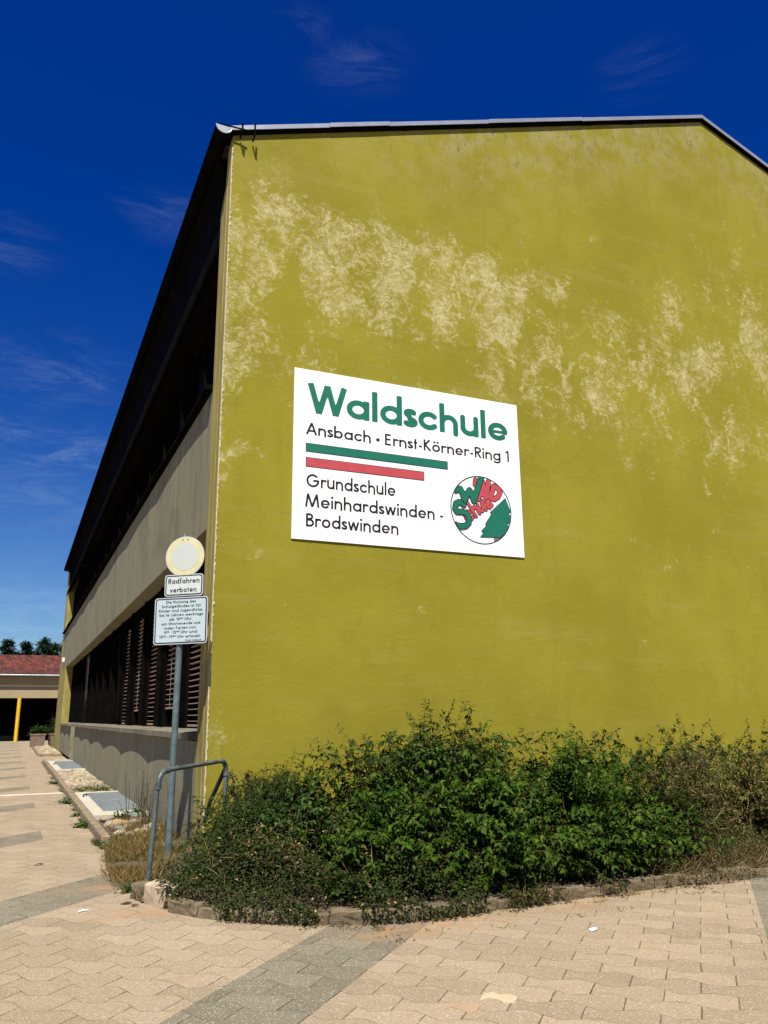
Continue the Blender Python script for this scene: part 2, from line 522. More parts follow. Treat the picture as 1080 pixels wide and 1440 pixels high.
class MB:
    """collects shapes in world coordinates and links them as one mesh"""
    def __init__(self):
        self.v, self.f, self.mi, self.sm = [], [], [], []

    def add(self, vs, fs, mi=0, smooth=False):
        b = len(self.v)
        self.v += [tuple(x) for x in vs]
        for f in fs:
            self.f.append([b + i for i in f])
            self.mi.append(mi)
            self.sm.append(smooth)
        return self

    def box(self, x0, x1, y0, y1, z0, z1, mi=0):
        vs = [(x, y, z) for z in (z0, z1) for y in (y0, y1) for x in (x0, x1)]
        return self.add(vs, [(0, 2, 3, 1), (4, 5, 7, 6), (0, 1, 5, 4), (2, 6, 7, 3), (0, 4, 6, 2), (1, 3, 7, 5)], mi)

    def obox(self, c, ax, ay, az, mi=0):
        """box from a centre and three half-axis vectors"""
        c, ax, ay, az = Vector(c), Vector(ax), Vector(ay), Vector(az)
        vs = [c + sx * ax + sy * ay + sz * az for sz in (-1, 1) for sy in (-1, 1) for sx in (-1, 1)]
        return self.add(vs, [(0, 2, 3, 1), (4, 5, 7, 6), (0, 1, 5, 4), (2, 6, 7, 3), (0, 4, 6, 2), (1, 3, 7, 5)], mi)

    def prism(self, poly, p0, e1, e2, n0, n1, mi=0):
        """extrude a 2-D polygon lying in (e1,e2) from p0+n0 to p0+n1"""
        p0, e1, e2, n0, n1 = Vector(p0), Vector(e1), Vector(e2), Vector(n0), Vector(n1)
        a = [p0 + e1 * x + e2 * y + n0 for x, y in poly]
        b = [p0 + e1 * x + e2 * y + n1 for x, y in poly]
        n = len(poly)
        fs = [list(range(n))[::-1], [n + i for i in range(n)]]
        fs += [(i, (i + 1) % n, n + (i + 1) % n, n + i) for i in range(n)]
        return self.add(a + b, fs, mi)

    def tube(self, pts, rad, seg=10, mi=0, cap=True, smooth=True):
        pts = [Vector(p) for p in pts]
        rad = rad if isinstance(rad, (list, tuple)) else [rad] * len(pts)
        vs, fs = [], []
        up = Vector((0, 0, 1))
        prev = None
        for i, p in enumerate(pts):
            d = (pts[min(i + 1, len(pts) - 1)] - pts[max(i - 1, 0)]).normalized()
            a = prev if prev is not None else (up if abs(d.z) < 0.9 else Vector((1, 0, 0)))
            a = (a - d * a.dot(d)).normalized()
            prev = a
            b = d.cross(a)
            for s in range(seg):
                t = 2 * math.pi * s / seg
                vs.append(p + (a * math.cos(t) + b * math.sin(t)) * rad[i])
        for i in range(len(pts) - 1):
            for s in range(seg):
                fs.append((i * seg + s, i * seg + (s + 1) % seg, (i + 1) * seg + (s + 1) % seg, (i + 1) * seg + s))
        self.add(vs, fs, mi, smooth)
        if cap:
            n = len(pts)
            self.add(vs[:seg], [tuple(range(seg))[::-1]], mi)
            self.add(vs[(n - 1) * seg:], [tuple(range(seg))], mi)
        return self

    def build(self, name, mats, parent=None, bevel=0.0):
        me = bpy.data.meshes.new(name)
        org = Vector((0, 0, 0))
        if parent is not None:
            q = parent
            while q is not None:
                org += q.location
                q = q.parent
        me.from_pydata([tuple(Vector(p) - org) for p in self.v], [], self.f)
        mats = mats if isinstance(mats, (list, tuple)) else [mats]
        for x in mats:
            me.materials.append(x)
        me.polygons.foreach_set('material_index', self.mi)
        me.polygons.foreach_set('use_smooth', self.sm)
        me.update()
        o = link(bpy.data.objects.new(name, me))
        if parent is not None:
            o.parent = parent
        if bevel:
            md = o.modifiers.new('bevel', 'BEVEL')
            md.width = bevel
            md.segments = 2
            md.limit_method = 'ANGLE'
        return o


def arc_pts(p0, p1, p2, n=6):
    """quadratic bend between p0 and p2 with corner p1"""
    p0, p1, p2 = Vector(p0), Vector(p1), Vector(p2)
    return [(1 - t) ** 2 * p0 + 2 * t * (1 - t) * p1 + t * t * p2 for t in [i / n for i in range(n + 1)]]


# ------------------------------------------------------------------ foliage helpers
class Foliage:
    """leaves as folded five-vertex blades, collected with numpy into one mesh"""
    def __init__(self, seed):
        self.rng = np.random.default_rng(seed)
        self.P, self.D, self.N, self.L, self.W, self.C = [], [], [], [], [], []

    def leaf(self, p, d, n, L, W, col):
        self.P.append(p); self.D.append(d); self.N.append(n); self.L.append(L); self.W.append(W); self.C.append(col)

    def build(self, name, material, parent=None, droop=0.25, fold=0.18):
        P, D, N = (np.array(a, float).reshape(-1, 3) for a in (self.P, self.D, self.N))
        L, W, C = np.array(self.L)[:, None], np.array(self.W)[:, None], np.array(self.C, float).reshape(-1, 3)
        D /= np.linalg.norm(D, axis=1, keepdims=True) + 1e-9
        S = np.cross(D, N)
        S /= np.linalg.norm(S, axis=1, keepdims=True) + 1e-9
        U = np.cross(S, D)
        n = len(P)
        V = np.empty((n, 5, 3))
        V[:, 0] = P
        V[:, 1] = P + D * L * 0.42 + S * W * 0.5 + U * W * fold
        V[:, 2] = P + D * L * 0.45
        V[:, 3] = P + D * L * 0.42 - S * W * 0.5 + U * W * fold
        V[:, 4] = P + D * L - U * L * droop
        org = np.zeros(3)
        q = parent
        while q is not None:
            org += np.array(q.location)
            q = q.parent
        V -= org
        b = (np.arange(n) * 5)[:, None]
        F = np.concatenate([b + np.array([[0, 1, 4, 2]]), b + np.array([[0, 2, 4, 3]])], axis=1).reshape(-1)
        me = bpy.data.meshes.new(name)
        me.vertices.add(n * 5)
        me.vertices.foreach_set('co', V.reshape(-1))
        me.loops.add(n * 8)
        me.loops.foreach_set('vertex_index', F.astype(np.int32))
        me.polygons.add(n * 2)
        me.polygons.foreach_set('loop_start', (np.arange(n * 2) * 4).astype(np.int32))
        me.polygons.foreach_set('loop_total', np.full(n * 2, 4, np.int32))
        ca = me.color_attributes.new('leaf_colour', 'FLOAT_COLOR', 'POINT')
        cc = np.ones((n, 5, 4))
        cc[:, :, :3] = C[:, None, :]
        ca.data.foreach_set('color', cc.reshape(-1))
        me.update(calc_edges=True)
        me.validate()
        me.materials.append(material)
        o = link(bpy.data.objects.new(name, me))
        if parent is not None:
            o.parent = parent
        return o


def lerp3(a, b, t):
    return tuple(a[i] + (b[i] - a[i]) * t for i in range(3))


def pick(rng, cols):
    """random colour between two neighbours of a small palette, with a little brightness change"""
    a, b = cols[rng.integers(len(cols))], cols[rng.integers(len(cols))]
    c = lerp3(a, b, rng.random())
    s = 0.75 + 0.5 * rng.random()
    return tuple(x * s for x in c)


def shrub(name, label, base, tips, cols, L=0.07, W=0.035, pairs=9, leafmat=None, stem_r=0.005, seed=1, group=None, cat='shrub',
          spread=0.25, start=0.35, droopy=0.5, twig=0.0, stemmat=None, bend=0.3, sidetwigs=0, shrink=0.35):
    """base = list of root points; tips = list of shoot end points. Leaves in opposite pairs along every shoot"""
    rng = np.random.default_rng(seed)
    root = empty(name, tuple(np.mean(np.array(base), axis=0)), label, cat, group)
    fo = Foliage(seed)
    st = MB()
    for tip in tips:
        tip = np.array(tip, float)
        b = np.array(base[rng.integers(len(base))], float) + np.append(rng.normal(0, 0.06, 2), 0)
        ctrl = b * 0.5 + tip * 0.5 + np.array([0, 0, bend * np.linalg.norm(tip - b)]) * (0.5 + rng.random() * 0.6) + np.append(rng.normal(0, spread * 0.3, 2), 0)
        ts = np.linspace(0, 1, 7)
        curve = [(1 - t) ** 2 * b + 2 * t * (1 - t) * ctrl + t * t * tip for t in ts]
        st.tube(curve, [stem_r * (1 - 0.75 * t) for t in ts], seg=4, cap=False)
        lines = [(b, ctrl, tip, start, pairs)]
        for s_ in range(sidetwigs):
            t = start + (0.95 - start) * rng.random()
            p = (1 - t) ** 2 * b + 2 * t * (1 - t) * ctrl + t * t * tip
            q = p + rng.normal(0, 1, 3) * np.array([1, 1, .5]) * spread * 0.5
            lines.append((p, (p + q) / 2 + np.array([0, 0, .03]), q, 0.1, max(3, pairs // 2)))
        for (b0, c0, t0, s0, np_) in lines:
            ang = rng.random() * 6.28
            for i in range(np_):
                t = s0 + (1 - s0) * (i + rng.random() * 0.6) / np_
                p = (1 - t) ** 2 * b0 + 2 * t * (1 - t) * c0 + t * t * t0
                tg = 2 * (1 - t) * (c0 - b0) + 2 * t * (t0 - c0)
                tg = tg / (np.linalg.norm(tg) + 1e-9)
                ang += 1.57 + rng.normal(0, 0.35)
                a = np.array([math.cos(ang), math.sin(ang), 0.0])
                a = a - tg * a.dot(tg)
                a /= np.linalg.norm(a) + 1e-9
                for sg in (1, -1):
                    d = a * sg + tg * (0.45 + 0.3 * rng.random()) + np.array([0, 0, -droopy * rng.random()]) + rng.normal(0, 0.18, 3)
                    nrm = np.array([0, 0, 1.0]) + tg * 0.3 + rng.normal(0, 0.35, 3)
                    k = (0.55 + 0.75 * rng.random()) * (1 - shrink * max(0, t - 0.75) / 0.25)
                    fo.leaf(p, d, nrm, L * k, W * k, pick(rng, cols))
    fo.build('foliage', leafmat or M_leaf, root)
    st.build('stems', stemmat or M_stem, root)
    return root


# ------------------------------------------------------------------ lettering: strokes -> distance field -> clean outline mesh
def A_(cx, cy, rx, ry, a0, a1, n=18):
    """arc as a polyline, angles in degrees counter-clockwise"""
    return [(cx + rx * math.cos(R(a0 + (a1 - a0) * i / n)), cy + ry * math.sin(R(a0 + (a1 - a0) * i / n))) for i in range(n + 1)]


XH = 0.66


def glyph(ch, g, bold):
    """polylines of a geometric sans letter (cap height 1) and its advance width"""
    r = XH / 2
    ro = r - g / 2                   # radius of the stroke's centre line
    e = g / 2
    lo, hi = e, XH - e               # centre line heights of bowls
    wx = 1.16 if bold else 1.0      # bold bowls are a little wider than high
    rox, r = ro * wx, ro * wx + g / 2
    yc = XH / 2
    bw = 2 * rox
    asc = 1.05
    L, adv = [], 0
    if ch == 'W':
        L = [[(e, 1), (0.36, 0)], [(0.36, 0), (0.62, 0.98)], [(0.62, 0.98), (0.88, 0)], [(0.88, 0), (1.24 - e, 1)]]; adv = 1.24
    elif ch == 'M':
        L = [[(e, 0), (0.2, 1)], [(0.2, 1), (0.52, 0.02)], [(0.52, 0.02), (0.84, 1)], [(0.84, 1), (1.04 - e, 0)]]; adv = 1.04
    elif ch == 'A':
        L = [[(e * .6, 0), (0.38, 1)], [(0.38, 1), (0.76 - e * .6, 0)], [(0.17, 0.32), (0.59, 0.32)]]; adv = 0.76
    elif ch == 'B':
        L = [[(e, 0), (e, 1)], [(e, 1 - e), (0.26, 1 - e)] + A_(0.26, 0.76, 0.2, 0.24 - e, 90, -90) + [(e, 0.52)],
             [(e, 0.52), (0.28, 0.52)] + A_(0.28, 0.26 + e / 2, 0.25, 0.26 - e / 2, 90, -90) + [(e, e)]]; adv = 0.58
    elif ch == 'D':
        L = [[(e, 0), (e, 1)], [(e, 1 - e), (0.28, 1 - e)] + A_(0.28, 0.5, 0.42, 0.5 - e, 90, -90) + [(e, e)]]; adv = 0.75
    elif ch in 'EF':
        L = [[(e, 0), (e, 1)], [(e, 1 - e), (0.48, 1 - e)], [(e, 0.52), (0.45, 0.52)]]; adv = 0.54
        if ch == 'E':
            L.append([(e, e), (0.48, e)])
    elif ch == 'G':
        L = [A_(0.5, 0.5, 0.5 - e, 0.5 - e, 48, 360, 26), [(0.52, 0.5), (1.0 - e, 0.5)]]; adv = 1.02
    elif ch == 'J':
        L = [[(0.36, 1), (0.36, 0.2)] + A_(0.2, 0.2, 0.16, 0.2 - e, 0, -160, 10)]; adv = 0.5
    elif ch == 'K':
        L = [[(e, 0), (e, 1)], [(e, 0.48), (0.5, 1)], [(e + .06, 0.54), (0.56, 0)]]; adv = 0.6
    elif ch == 'N':
        L = [[(e, 0), (e, 1)], [(e, 0.98), (0.68, 0.02)], [(0.68, 0), (0.68, 1)]]; adv = 0.68 + g
    elif ch == 'R':
        L = [[(e, 0), (e, 1)], [(e, 1 - e), (0.28, 1 - e)] + A_(0.28, 0.73, 0.22, 0.27 - e, 90, -90) + [(e, 0.46)], [(0.24, 0.46), (0.52, 0)]]; adv = 0.58
    elif ch == 'S':
        L = [A_(0.27, 0.75, 0.2, 0.25 - e, 30, 270, 14)[:-1] + A_(0.27, 0.25 + e / 2, 0.24, 0.25 - e / 2, 90, -150, 14)]; adv = 0.56
    elif ch in 'UÜ':
        L = [[(e, 1), (e, 0.3)] + A_(0.32, 0.3, 0.32 - e, 0.3 - e, 180, 360) + [(0.64 - e, 1)]]; adv = 0.66
    elif ch in 'aäd':
        L = [A_(r, yc, rox, ro, 0, 360, 28), [(bw + e, 0), (bw + e, XH if ch != 'd' else asc)]]; adv = bw + g
    elif ch == 'b':
        L = [A_(r, yc, rox, ro, 0, 360, 28), [(e, 0), (e, asc)]]; adv = bw + g
    elif ch == 'g':
        L = [A_(r, yc, rox, ro, 0, 360, 28), [(bw + e, XH), (bw + e, 0.0)] + A_(r, -0.02, rox, 0.26 - e, 0, -150, 14)]; adv = bw + g
    elif ch == 'c':
        L = [A_(r, yc, rox, ro, 45, 315, 22)]; adv = bw * .86 + g
    elif ch == 'e':
        L = [A_(r, yc, rox, ro, 0, 312, 24), [(e, yc - .01), (bw + e, yc - .01)]]; adv = bw + g
    elif ch in 'oö':
        L = [A_(r, yc, rox, ro, 0, 360, 28)]; adv = bw + g
    elif ch == 'f':
        L = [[(0.13, 0), (0.13, 0.85)] + A_(0.29, 0.85, 0.16, 0.21 - e, 180, 85, 8), [(0.0, XH - e), (0.29, XH - e)]]; adv = 0.33
    elif ch in 'hnmu':
        w = bw * 0.86
        if ch == 'u':
            L = [[(e, XH), (e, w / 2)] + A_(e + w / 2, w / 2 + e * .6, w / 2, w / 2 + e * .6 - e, 180, 360, 14) + [(e + w, XH)], [(e + w, 0), (e + w, XH)]]; adv = w + g
        else:
            L = [[(e, 0), (e, asc if ch == 'h' else XH)], A_(e + w / 2, XH - w / 2 - e, w / 2, w / 2, 180, 0, 14) + [(e + w, 0)]]; adv = w + g
            if ch == 'm':
                L.append([(x + w, y) for x, y in L[1]]); adv += w
    elif ch == 'ü':
        L, adv = glyph('u', g, bold)
        L = list(L)
    elif ch in 'il':
        L = [[(e, 0), (e, asc if ch == 'l' else XH)]]; adv = g
        if ch == 'i':
            L.append([(e - .001, 0.88), (e + .001, 0.88)])
    elif ch == 'k':
        L = [[(e, 0), (e, asc)], [(e, 0.28), (0.40, XH)], [(e + .06, 0.33), (0.44, 0)]]; adv = 0.46
    elif ch == 'r':
        L = [[(e, 0), (e, XH)], A_(e + 0.2, XH - 0.2 - e, 0.2, 0.2, 180, 55, 10)]; adv = 0.32 + e
    elif ch == 's':
        h = XH
        L = [A_(0.19, h * .745, 0.135, h * .255 - e, 25, 270, 12)[:-1] + A_(0.19, h * .25 + e / 4, 0.165, h * .25 - e * .75, 90, -150, 12)]; adv = 0.38
    elif ch == 't':
        L = [[(0.14, 0), (0.14, 0.92)], [(0, XH - e), (0.28, XH - e)]]; adv = 0.29
    elif ch == 'v':
        L = [[(e * .7, XH), (0.26, 0)], [(0.26, 0), (0.52 - e * .7, XH)]]; adv = 0.52
    elif ch == 'w':
        L = [[(e * .7, XH), (0.23, 0)], [(0.23, 0), (0.42, XH * .97)], [(0.42, XH * .97), (0.61, 0)], [(0.61, 0), (0.84 - e * .7, XH)]]; adv = 0.84
    elif ch == 'z':
        L = [[(0.02, XH - e), (0.42, XH - e)], [(0.40, XH - e), (0.05, e)], [(0.02, e), (0.43, e)]]; adv = 0.45
    elif ch == '1':
        L = [[(0.26, 0), (0.26, 1)], [(0.06, 0.86), (0.26, 0.97)]]; adv = 0.36
    elif ch == '0':
        L = [A_(0.27, 0.5, 0.27 - e, 0.5 - e, 0, 360, 26)]; adv = 0.55
    elif ch == '2':
        L = [A_(0.26, 0.72, 0.22, 0.28 - e, 170, -25, 12) + [(0.04, e)], [(0.02, e), (0.5, e)]]; adv = 0.54
    elif ch == '3':
        L = [A_(0.24, 0.75, 0.19, 0.25 - e, 150, -90, 12), A_(0.24, 0.26, 0.24, 0.26 - e / 2, 90, -150, 12)]; adv = 0.52
    elif ch == '5':
        L = [[(0.46, 1 - e), (0.12, 1 - e), (0.07, 0.56)] + A_(0.24, 0.32, 0.24, 0.32 - e, 120, -150, 16)]; adv = 0.54
    elif ch == '6':
        L = [A_(0.27, 0.32, 0.27 - e, 0.32 - e, 0, 360, 24), [(0.04, 0.38), (0.32, 1)]]; adv = 0.56
    elif ch == '9':
        L = [A_(0.27, 0.68, 0.27 - e, 0.32 - e, 0, 360, 24), [(0.50, 0.62), (0.22, 0)]]; adv = 0.56
    elif ch == '-':
        L = [[(0.03, 0.30), (0.29, 0.30)]]; adv = 0.32
    elif ch == '•':
        L = [[(0.13, 0.36), (0.132, 0.36)]]; adv = 0.26
    elif ch == ' ':
        adv = 0.22
    if ch in 'äöü' and ch != ' ':
        mid = (adv - (g if ch == 'ä' else 0)) / 2
        L = list(L) + [[(mid - 0.14, 0.86), (mid - 0.138, 0.86)], [(mid + 0.14, 0.86), (mid + 0.142, 0.86)]]
    return L, adv


def layout(text, g, gap, bold=False):
    """list of strokes (polyline, half width, is_dot) for a line of text and its total width; ^ raises the next character"""
    out, x, i = [], 0.0, 0
    sup = False
    for ch in text:
        if ch == '^':
            sup = True
            continue
        L, adv = glyph(ch, g, bold)
        s, dy = (0.55, 0.45) if sup else (1, 0)
        for pl in L:
            dot = len(pl) == 2 and abs(pl[0][0] - pl[1][0]) < 0.01 and abs(pl[0][1] - pl[1][1]) < 0.01
            hw = g / 2 * (0.75 if sup else 1) * (1.25 if dot else 1)
            if ch == '•':
                hw = 0.145
            if ch == 'e' and len(pl) == 2:
                hw *= 0.58 if bold else 0.66
            out.append(([(x + px * s, dy + py * s) for px, py in pl], hw, dot))
        x += adv * s + (gap if not sup else gap * .8) - (0.10 if ch == 'W' else 0)
        sup = False
    return out, x - gap


def field_mesh(mb, strokes, place, cell, polys=(), mi=0, clip=None):
    """union of the strokes as a filled mesh. strokes in local 2-D units; place(x,y)->3-D point"""
    allp = [p for s in strokes for p in s[0]] + [p for q in polys for p in q]
    pad = max([s[1] for s in strokes] + [0.0]) + cell * 2
    x0 = min(p[0] for p in allp) - pad; x1 = max(p[0] for p in allp) + pad
    y0 = min(p[1] for p in allp) - pad; y1 = max(p[1] for p in allp) + pad
    nx, ny = int((x1 - x0) / cell) + 2, int((y1 - y0) / cell) + 2
    xs, ys = x0 + np.arange(nx) * cell, y0 + np.arange(ny) * cell
    F = np.full((ny, nx), 1e3)
    for pl, hw, dot in strokes:
        n = len(pl)
        for i in range(n - 1):
            (ax, ay), (bx, by) = pl[i], pl[i + 1]
            m = hw + 3 * cell
            i0, i1 = np.searchsorted(xs, [min(ax, bx) - m, max(ax, bx) + m])
            j0, j1 = np.searchsorted(ys, [min(ay, by) - m, max(ay, by) + m])
            if i1 <= i0 or j1 <= j0:
                continue
            X, Y = np.meshgrid(xs[i0:i1], ys[j0:j1])
            dx, dy = bx - ax, by - ay
            ln = math.hypot(dx, dy)
            if ln < 1e-6:
                continue
            t = ((X - ax) * dx + (Y - ay) * dy) / ln
            q = np.abs(-(X - ax) * dy + (Y - ay) * dx) / ln
            if n == 2 and not dot:                         # straight stroke: flat ends
                d = np.maximum(q - hw, np.maximum(-t, t - ln))
            else:
                tc = np.clip(t, 0, ln)
                d = np.hypot(t - tc, q) - hw
            F[j0:j1, i0:i1] = np.minimum(F[j0:j1, i0:i1], d)
    for q in polys:
        X, Y = np.meshgrid(xs, ys)
        ins = np.zeros_like(X, bool)
        dm = np.full_like(X, 1e3)
        for i in range(len(q)):
            (ax, ay), (bx, by) = q[i], q[(i + 1) % len(q)]
            c = ((ay > Y) != (by > Y)) & (X < (bx - ax) * (Y - ay) / (by - ay + 1e-12) + ax)
            ins ^= c
            dx, dy = bx - ax, by - ay
            t = np.clip(((X - ax) * dx + (Y - ay) * dy) / (dx * dx + dy * dy + 1e-12), 0, 1)
            dm = np.minimum(dm, np.hypot(X - ax - t * dx, Y - ay - t * dy))
        F = np.minimum(F, np.where(ins, -dm, dm))
    if clip is not None:
        X, Y = np.meshgrid(xs, ys)
        F = np.maximum(F, clip(X, Y))
    F = np.where(np.abs(F) < 1e-7, -1e-7, F)
    for j in range(ny - 1):
        i = 0
        while i < nx - 1:
            q = (F[j, i], F[j, i + 1], F[j + 1, i + 1], F[j + 1, i])
            neg = [a < 0 for a in q]
            if not any(neg):
                i += 1
                continue
            if all(neg):
                i2 = i
                while i2 < nx - 2 and F[j, i2 + 2] < 0 and F[j + 1, i2 + 2] < 0:
                    i2 += 1
                mb.add([place(xs[i], ys[j]), place(xs[i2 + 1], ys[j]), place(xs[i2 + 1], ys[j + 1]), place(xs[i], ys[j + 1])], [(0, 1, 2, 3)], mi)
                i = i2 + 1
                continue
            c = [(xs[i], ys[j]), (xs[i + 1], ys[j]), (xs[i + 1], ys[j + 1]), (xs[i], ys[j + 1])]
            poly = []
            for a in range(4):
                b = (a + 1) % 4
                if neg[a]:
                    poly.append(c[a])
                if neg[a] != neg[b]:
                    t = q[a] / (q[a] - q[b])
                    poly.append((c[a][0] + (c[b][0] - c[a][0]) * t, c[a][1] + (c[b][1] - c[a][1]) * t))
            if len(poly) >= 3:
                mb.add([place(*p) for p in poly], [tuple(range(len(poly)))], mi)
            i += 1


# ================================================================== SETTING
X0, Y0 = 2.106, 9.80                 # corner of the school: side facade x = X0, gable wall y = Y0
YE = 47.5                            # far end of the school
RX, RZ = 11.44, 13.02                # ridge position, top of the gable wall
EZ = 9.64                            # wall top at the corner
XR = 2 * RX - X0


def top_z(x):
    return RZ - (RZ - EZ) * abs(x - RX) / (RX - X0)


g = MB()
g.add([(-120, -60, 0), (160, -60, 0), (160, 260, 0), (-120, 260, 0)], [(0, 1, 2, 3)])
tag(g.build('pavement', M_pave), 'paved forecourt of tan interlocking pavers with grey diagonal bands', 'pavement', kind='structure')
g = MB()
g.box(-30, 1.12, 19.50, 19.68, -0.02, 0.004)
tag(g.build('paving_line', M_line), 'pale straight line of stones crossing the pavement', 'paving line', kind='structure')

# planting bed in front of the gable, with its curved front
KERB = [(1.19, 7.74), (1.30, 7.32), (1.62, 6.86), (2.04, 6.50), (2.45, 6.28), (2.90, 6.15), (3.40, 6.13), (4.15, 6.19), (5.05, 6.20), (6.0, 6.21), (7.0, 6.16), (8.6, 6.14), (10.5, 6.14)]


def kerb_curve(n=120):
    P = [np.array(p) for p in KERB]
    out = []
    for i in range(len(P) - 1):
        a, b, c, d = P[max(i - 1, 0)], P[i], P[i + 1], P[min(i + 2, len(P) - 1)]
        for t in np.linspace(0, 1, 12, endpoint=False):
            out.append(0.5 * ((2 * b) + (-a + c) * t + (2 * a - 5 * b + 4 * c - d) * t * t + (-a + 3 * b - 3 * c + d) * t ** 3))
    out.append(P[-1])
    return out


KC = kerb_curve()
g = MB()
n = len(KC)
front = [(p[0] + 0.03, p[1] + 0.05, 0.07) for p in KC]
rngb = np.random.default_rng(3)
rows = []
for k in range(8):
    t = k / 7
    rows.append([(p[0] * (1 - t) + t * (1.25 + (10.5 - 1.25) * i / (n - 1)), p[1] * (1 - t) + t * 9.85, (0.07 + 0.05 * math.sin(math.pi * t) + 0.02 * rngb.random() + .02 * t) * min(1, 0.02 + i / 14)) for i, p in enumerate(front)])
vs = [p for r_ in rows for p in r_]
fs = [(k * n + i, k * n + i + 1, (k + 1) * n + i + 1, (k + 1) * n + i) for k in range(7) for i in range(n - 1)]
g.add(vs, fs, 0, True)
tag(g.build('planting_bed', M_soil), 'dry soil of the planting bed below the yellow gable', 'planting bed', kind='structure')
g = MB()
g.add([(1.16, 7.75, 0.012), (2.2, 7.75, 0.06), (2.25, 9.9, 0.06), (2.3, 11.4, 0.04), (1.2, 11.4, 0.012), (1.05, 9.6, 0.008)], [(0, 1, 2, 3, 4, 5)])
g.add([(1.24, 11.4, 0.035), (2.30, 11.4, 0.04), (2.30, 34.5, 0.04), (1.24, 34.5, 0.035)], [(0, 1, 2, 3)])
g.add([(1.20, 39.0, 0.035), (2.30, 39.0, 0.04), (2.30, 50, 0.04), (1.20, 50, 0.035)], [(0, 1, 2, 3)])
tag(g.build('gravel_strip_ground', M_soil), 'bare earth strip between the pavement and the side facade', 'ground', kind='structure')

# ================================================================== SCHOOL BUILDING
school = empty('school_building', (11.4, 28, 0), 'two storey school with olive yellow gable wall, concrete bands and dark window rows', 'building')

# gable wall: fine grid carrying the wear map, thickness 0.2, wavy upper edge
BLOBS = [  # px-derived places of the bleached patches: x, z, rx, rz, strength
    (2.35, 7.6, .45, 1.6, 1.0), (2.9, 8.6, .75, .55, 1.0), (2.6, 6.5, .5, .6, .55), (3.9, 8.5, 1.0, .55, 1.0), (4.6, 8.0, .9, .7, 1.0), (5.3, 7.8, .7, .9, 1.05),
    (5.9, 8.6, .8, .5, .75), (6.4, 7.7, .6, .9, 1.05), (4.6, 7.25, .6, .4, .7), (3.5, 7.6, .6, .5, .7), (6.9, 8.3, .6, .5, .7),
    (7.6, 7.4, .9, .9, .85), (8.5, 7.6, .8, .9, .85), (8.9, 6.9, .7, .6, .85), (9.7, 7.9, .9, .7, .8), (10.3, 7.2, .8, .9, .85), (11.2, 7.6, .9, .7, .85),
    (11.5, 8.9, 1.2, .7, .8), (12.4, 9.9, 1.0, .8, .8), (12.3, 8.2, .9, .8, .9), (11.8, 6.4, .9, .7, .7), (10.2, 9.2, .8, .5, .45),
    (7.3, 6.3, .5, .6, .55), (9.6, 6.1, .7, .5, .6), (8.4, 5.6, .6, .35, .35), (2.55, 5.2, .35, .8, .45), (2.5, 3.3, .35, .6, .4), (2.25, 1.35, .22, .4, 1.5), (7.9, 5.9, 1.2, .8, .45), (10.8, 6.2, 1.3, .9, .5), (8.0, 6.7, .7, .5, .5), (3.3, 5.9, .5, .3, .3), (9.2, 4.6, .9, .3, .35), (5.4, 2.6, .9, .15, .3), (8.6, 3.0, .6, .2, .25),
    (12.8, 7.0, .8, .9, .85), (9.9, 5.1, .5, .35, .3), (3.1, 4.2, .4, .3, .3), (3.0, 3.0, .6, .25, .35), (4.9, 6.9, 1.5, .3, .25), (11.0, 5.3, .8, .5, .35)]


def wear_at(x, z):
    s = 0.0
    for (bx, bz, rx, rz, a) in BLOBS:
        s += (a if bx < 7.2 else a * .72) * math.exp(-(((x - bx) / rx) ** 2 + ((z - bz) / rz) ** 2))
    s = 0.68 * min(s, 1.5) + 0.40 * math.exp(-((z - 7.2) / 2.0) ** 2) + 0.16 * min(1, max(0, (z - 2.0) / 2.5))
    s += 0.75 * math.exp(-((x - X0) / 0.10) ** 2) * (1 if z > 4.5 else .5)
    return min(s, 1.35)


gw = MB()
NXG, NZG = 150, 110
rng = np.random.default_rng(11)
wob = np.interp(np.linspace(0, 60, NXG + 1), np.arange(61), rng.normal(0, 0.014, 61))
verts, wear, mild = [], [], []
for i in range(NXG + 1):
    x = X0 + (XR - X0) * i / NXG
    zt = top_z(x) + 0.0 + wob[i]
    for j in range(NZG + 1):
        z = -0.1 + (zt + 0.1) * j / NZG
        verts.append((x, Y0, z))
        wear.append(wear_at(x, z))
        dz = top_z(x) - z
        m_ = math.exp(-(dz / 1.1) ** 2) * (0.25 + 0.75 * min(1, max(0, (x - 4.2) / 2.0)))
        mild.append(m_)
faces = [(i * (NZG + 1) + j, (i + 1) * (NZG + 1) + j, (i + 1) * (NZG + 1) + j + 1, i * (NZG + 1) + j + 1) for i in range(NXG) for j in range(NZG)]
gw.add(verts, faces)
nfront = len(verts)
# back and rim
b0 = [(X0, Y0, -0.1), (XR, Y0, -0.1), (XR, Y0, EZ - .03), (RX, Y0, RZ - .03), (X0, Y0, EZ - .03)]
b1 = [(x, Y0 + 0.22, z) for x, y, z in b0]
gw.add(b0 + b1, [(5, 6, 7, 8, 9)[::-1], (0, 1, 6, 5), (1, 2, 7, 6), (2, 3, 8, 7), (3, 4, 9, 8), (4, 0, 5, 9)])
gable = gw.build('gable_wall', M_render, school)
for nm, arr in (('wear', wear), ('mildew', mild)):
    at = gable.data.attributes.new(nm, 'FLOAT', 'POINT')
    at.data.foreach_set('value', arr + [0.5] * (len(gable.data.vertices) - nfront))

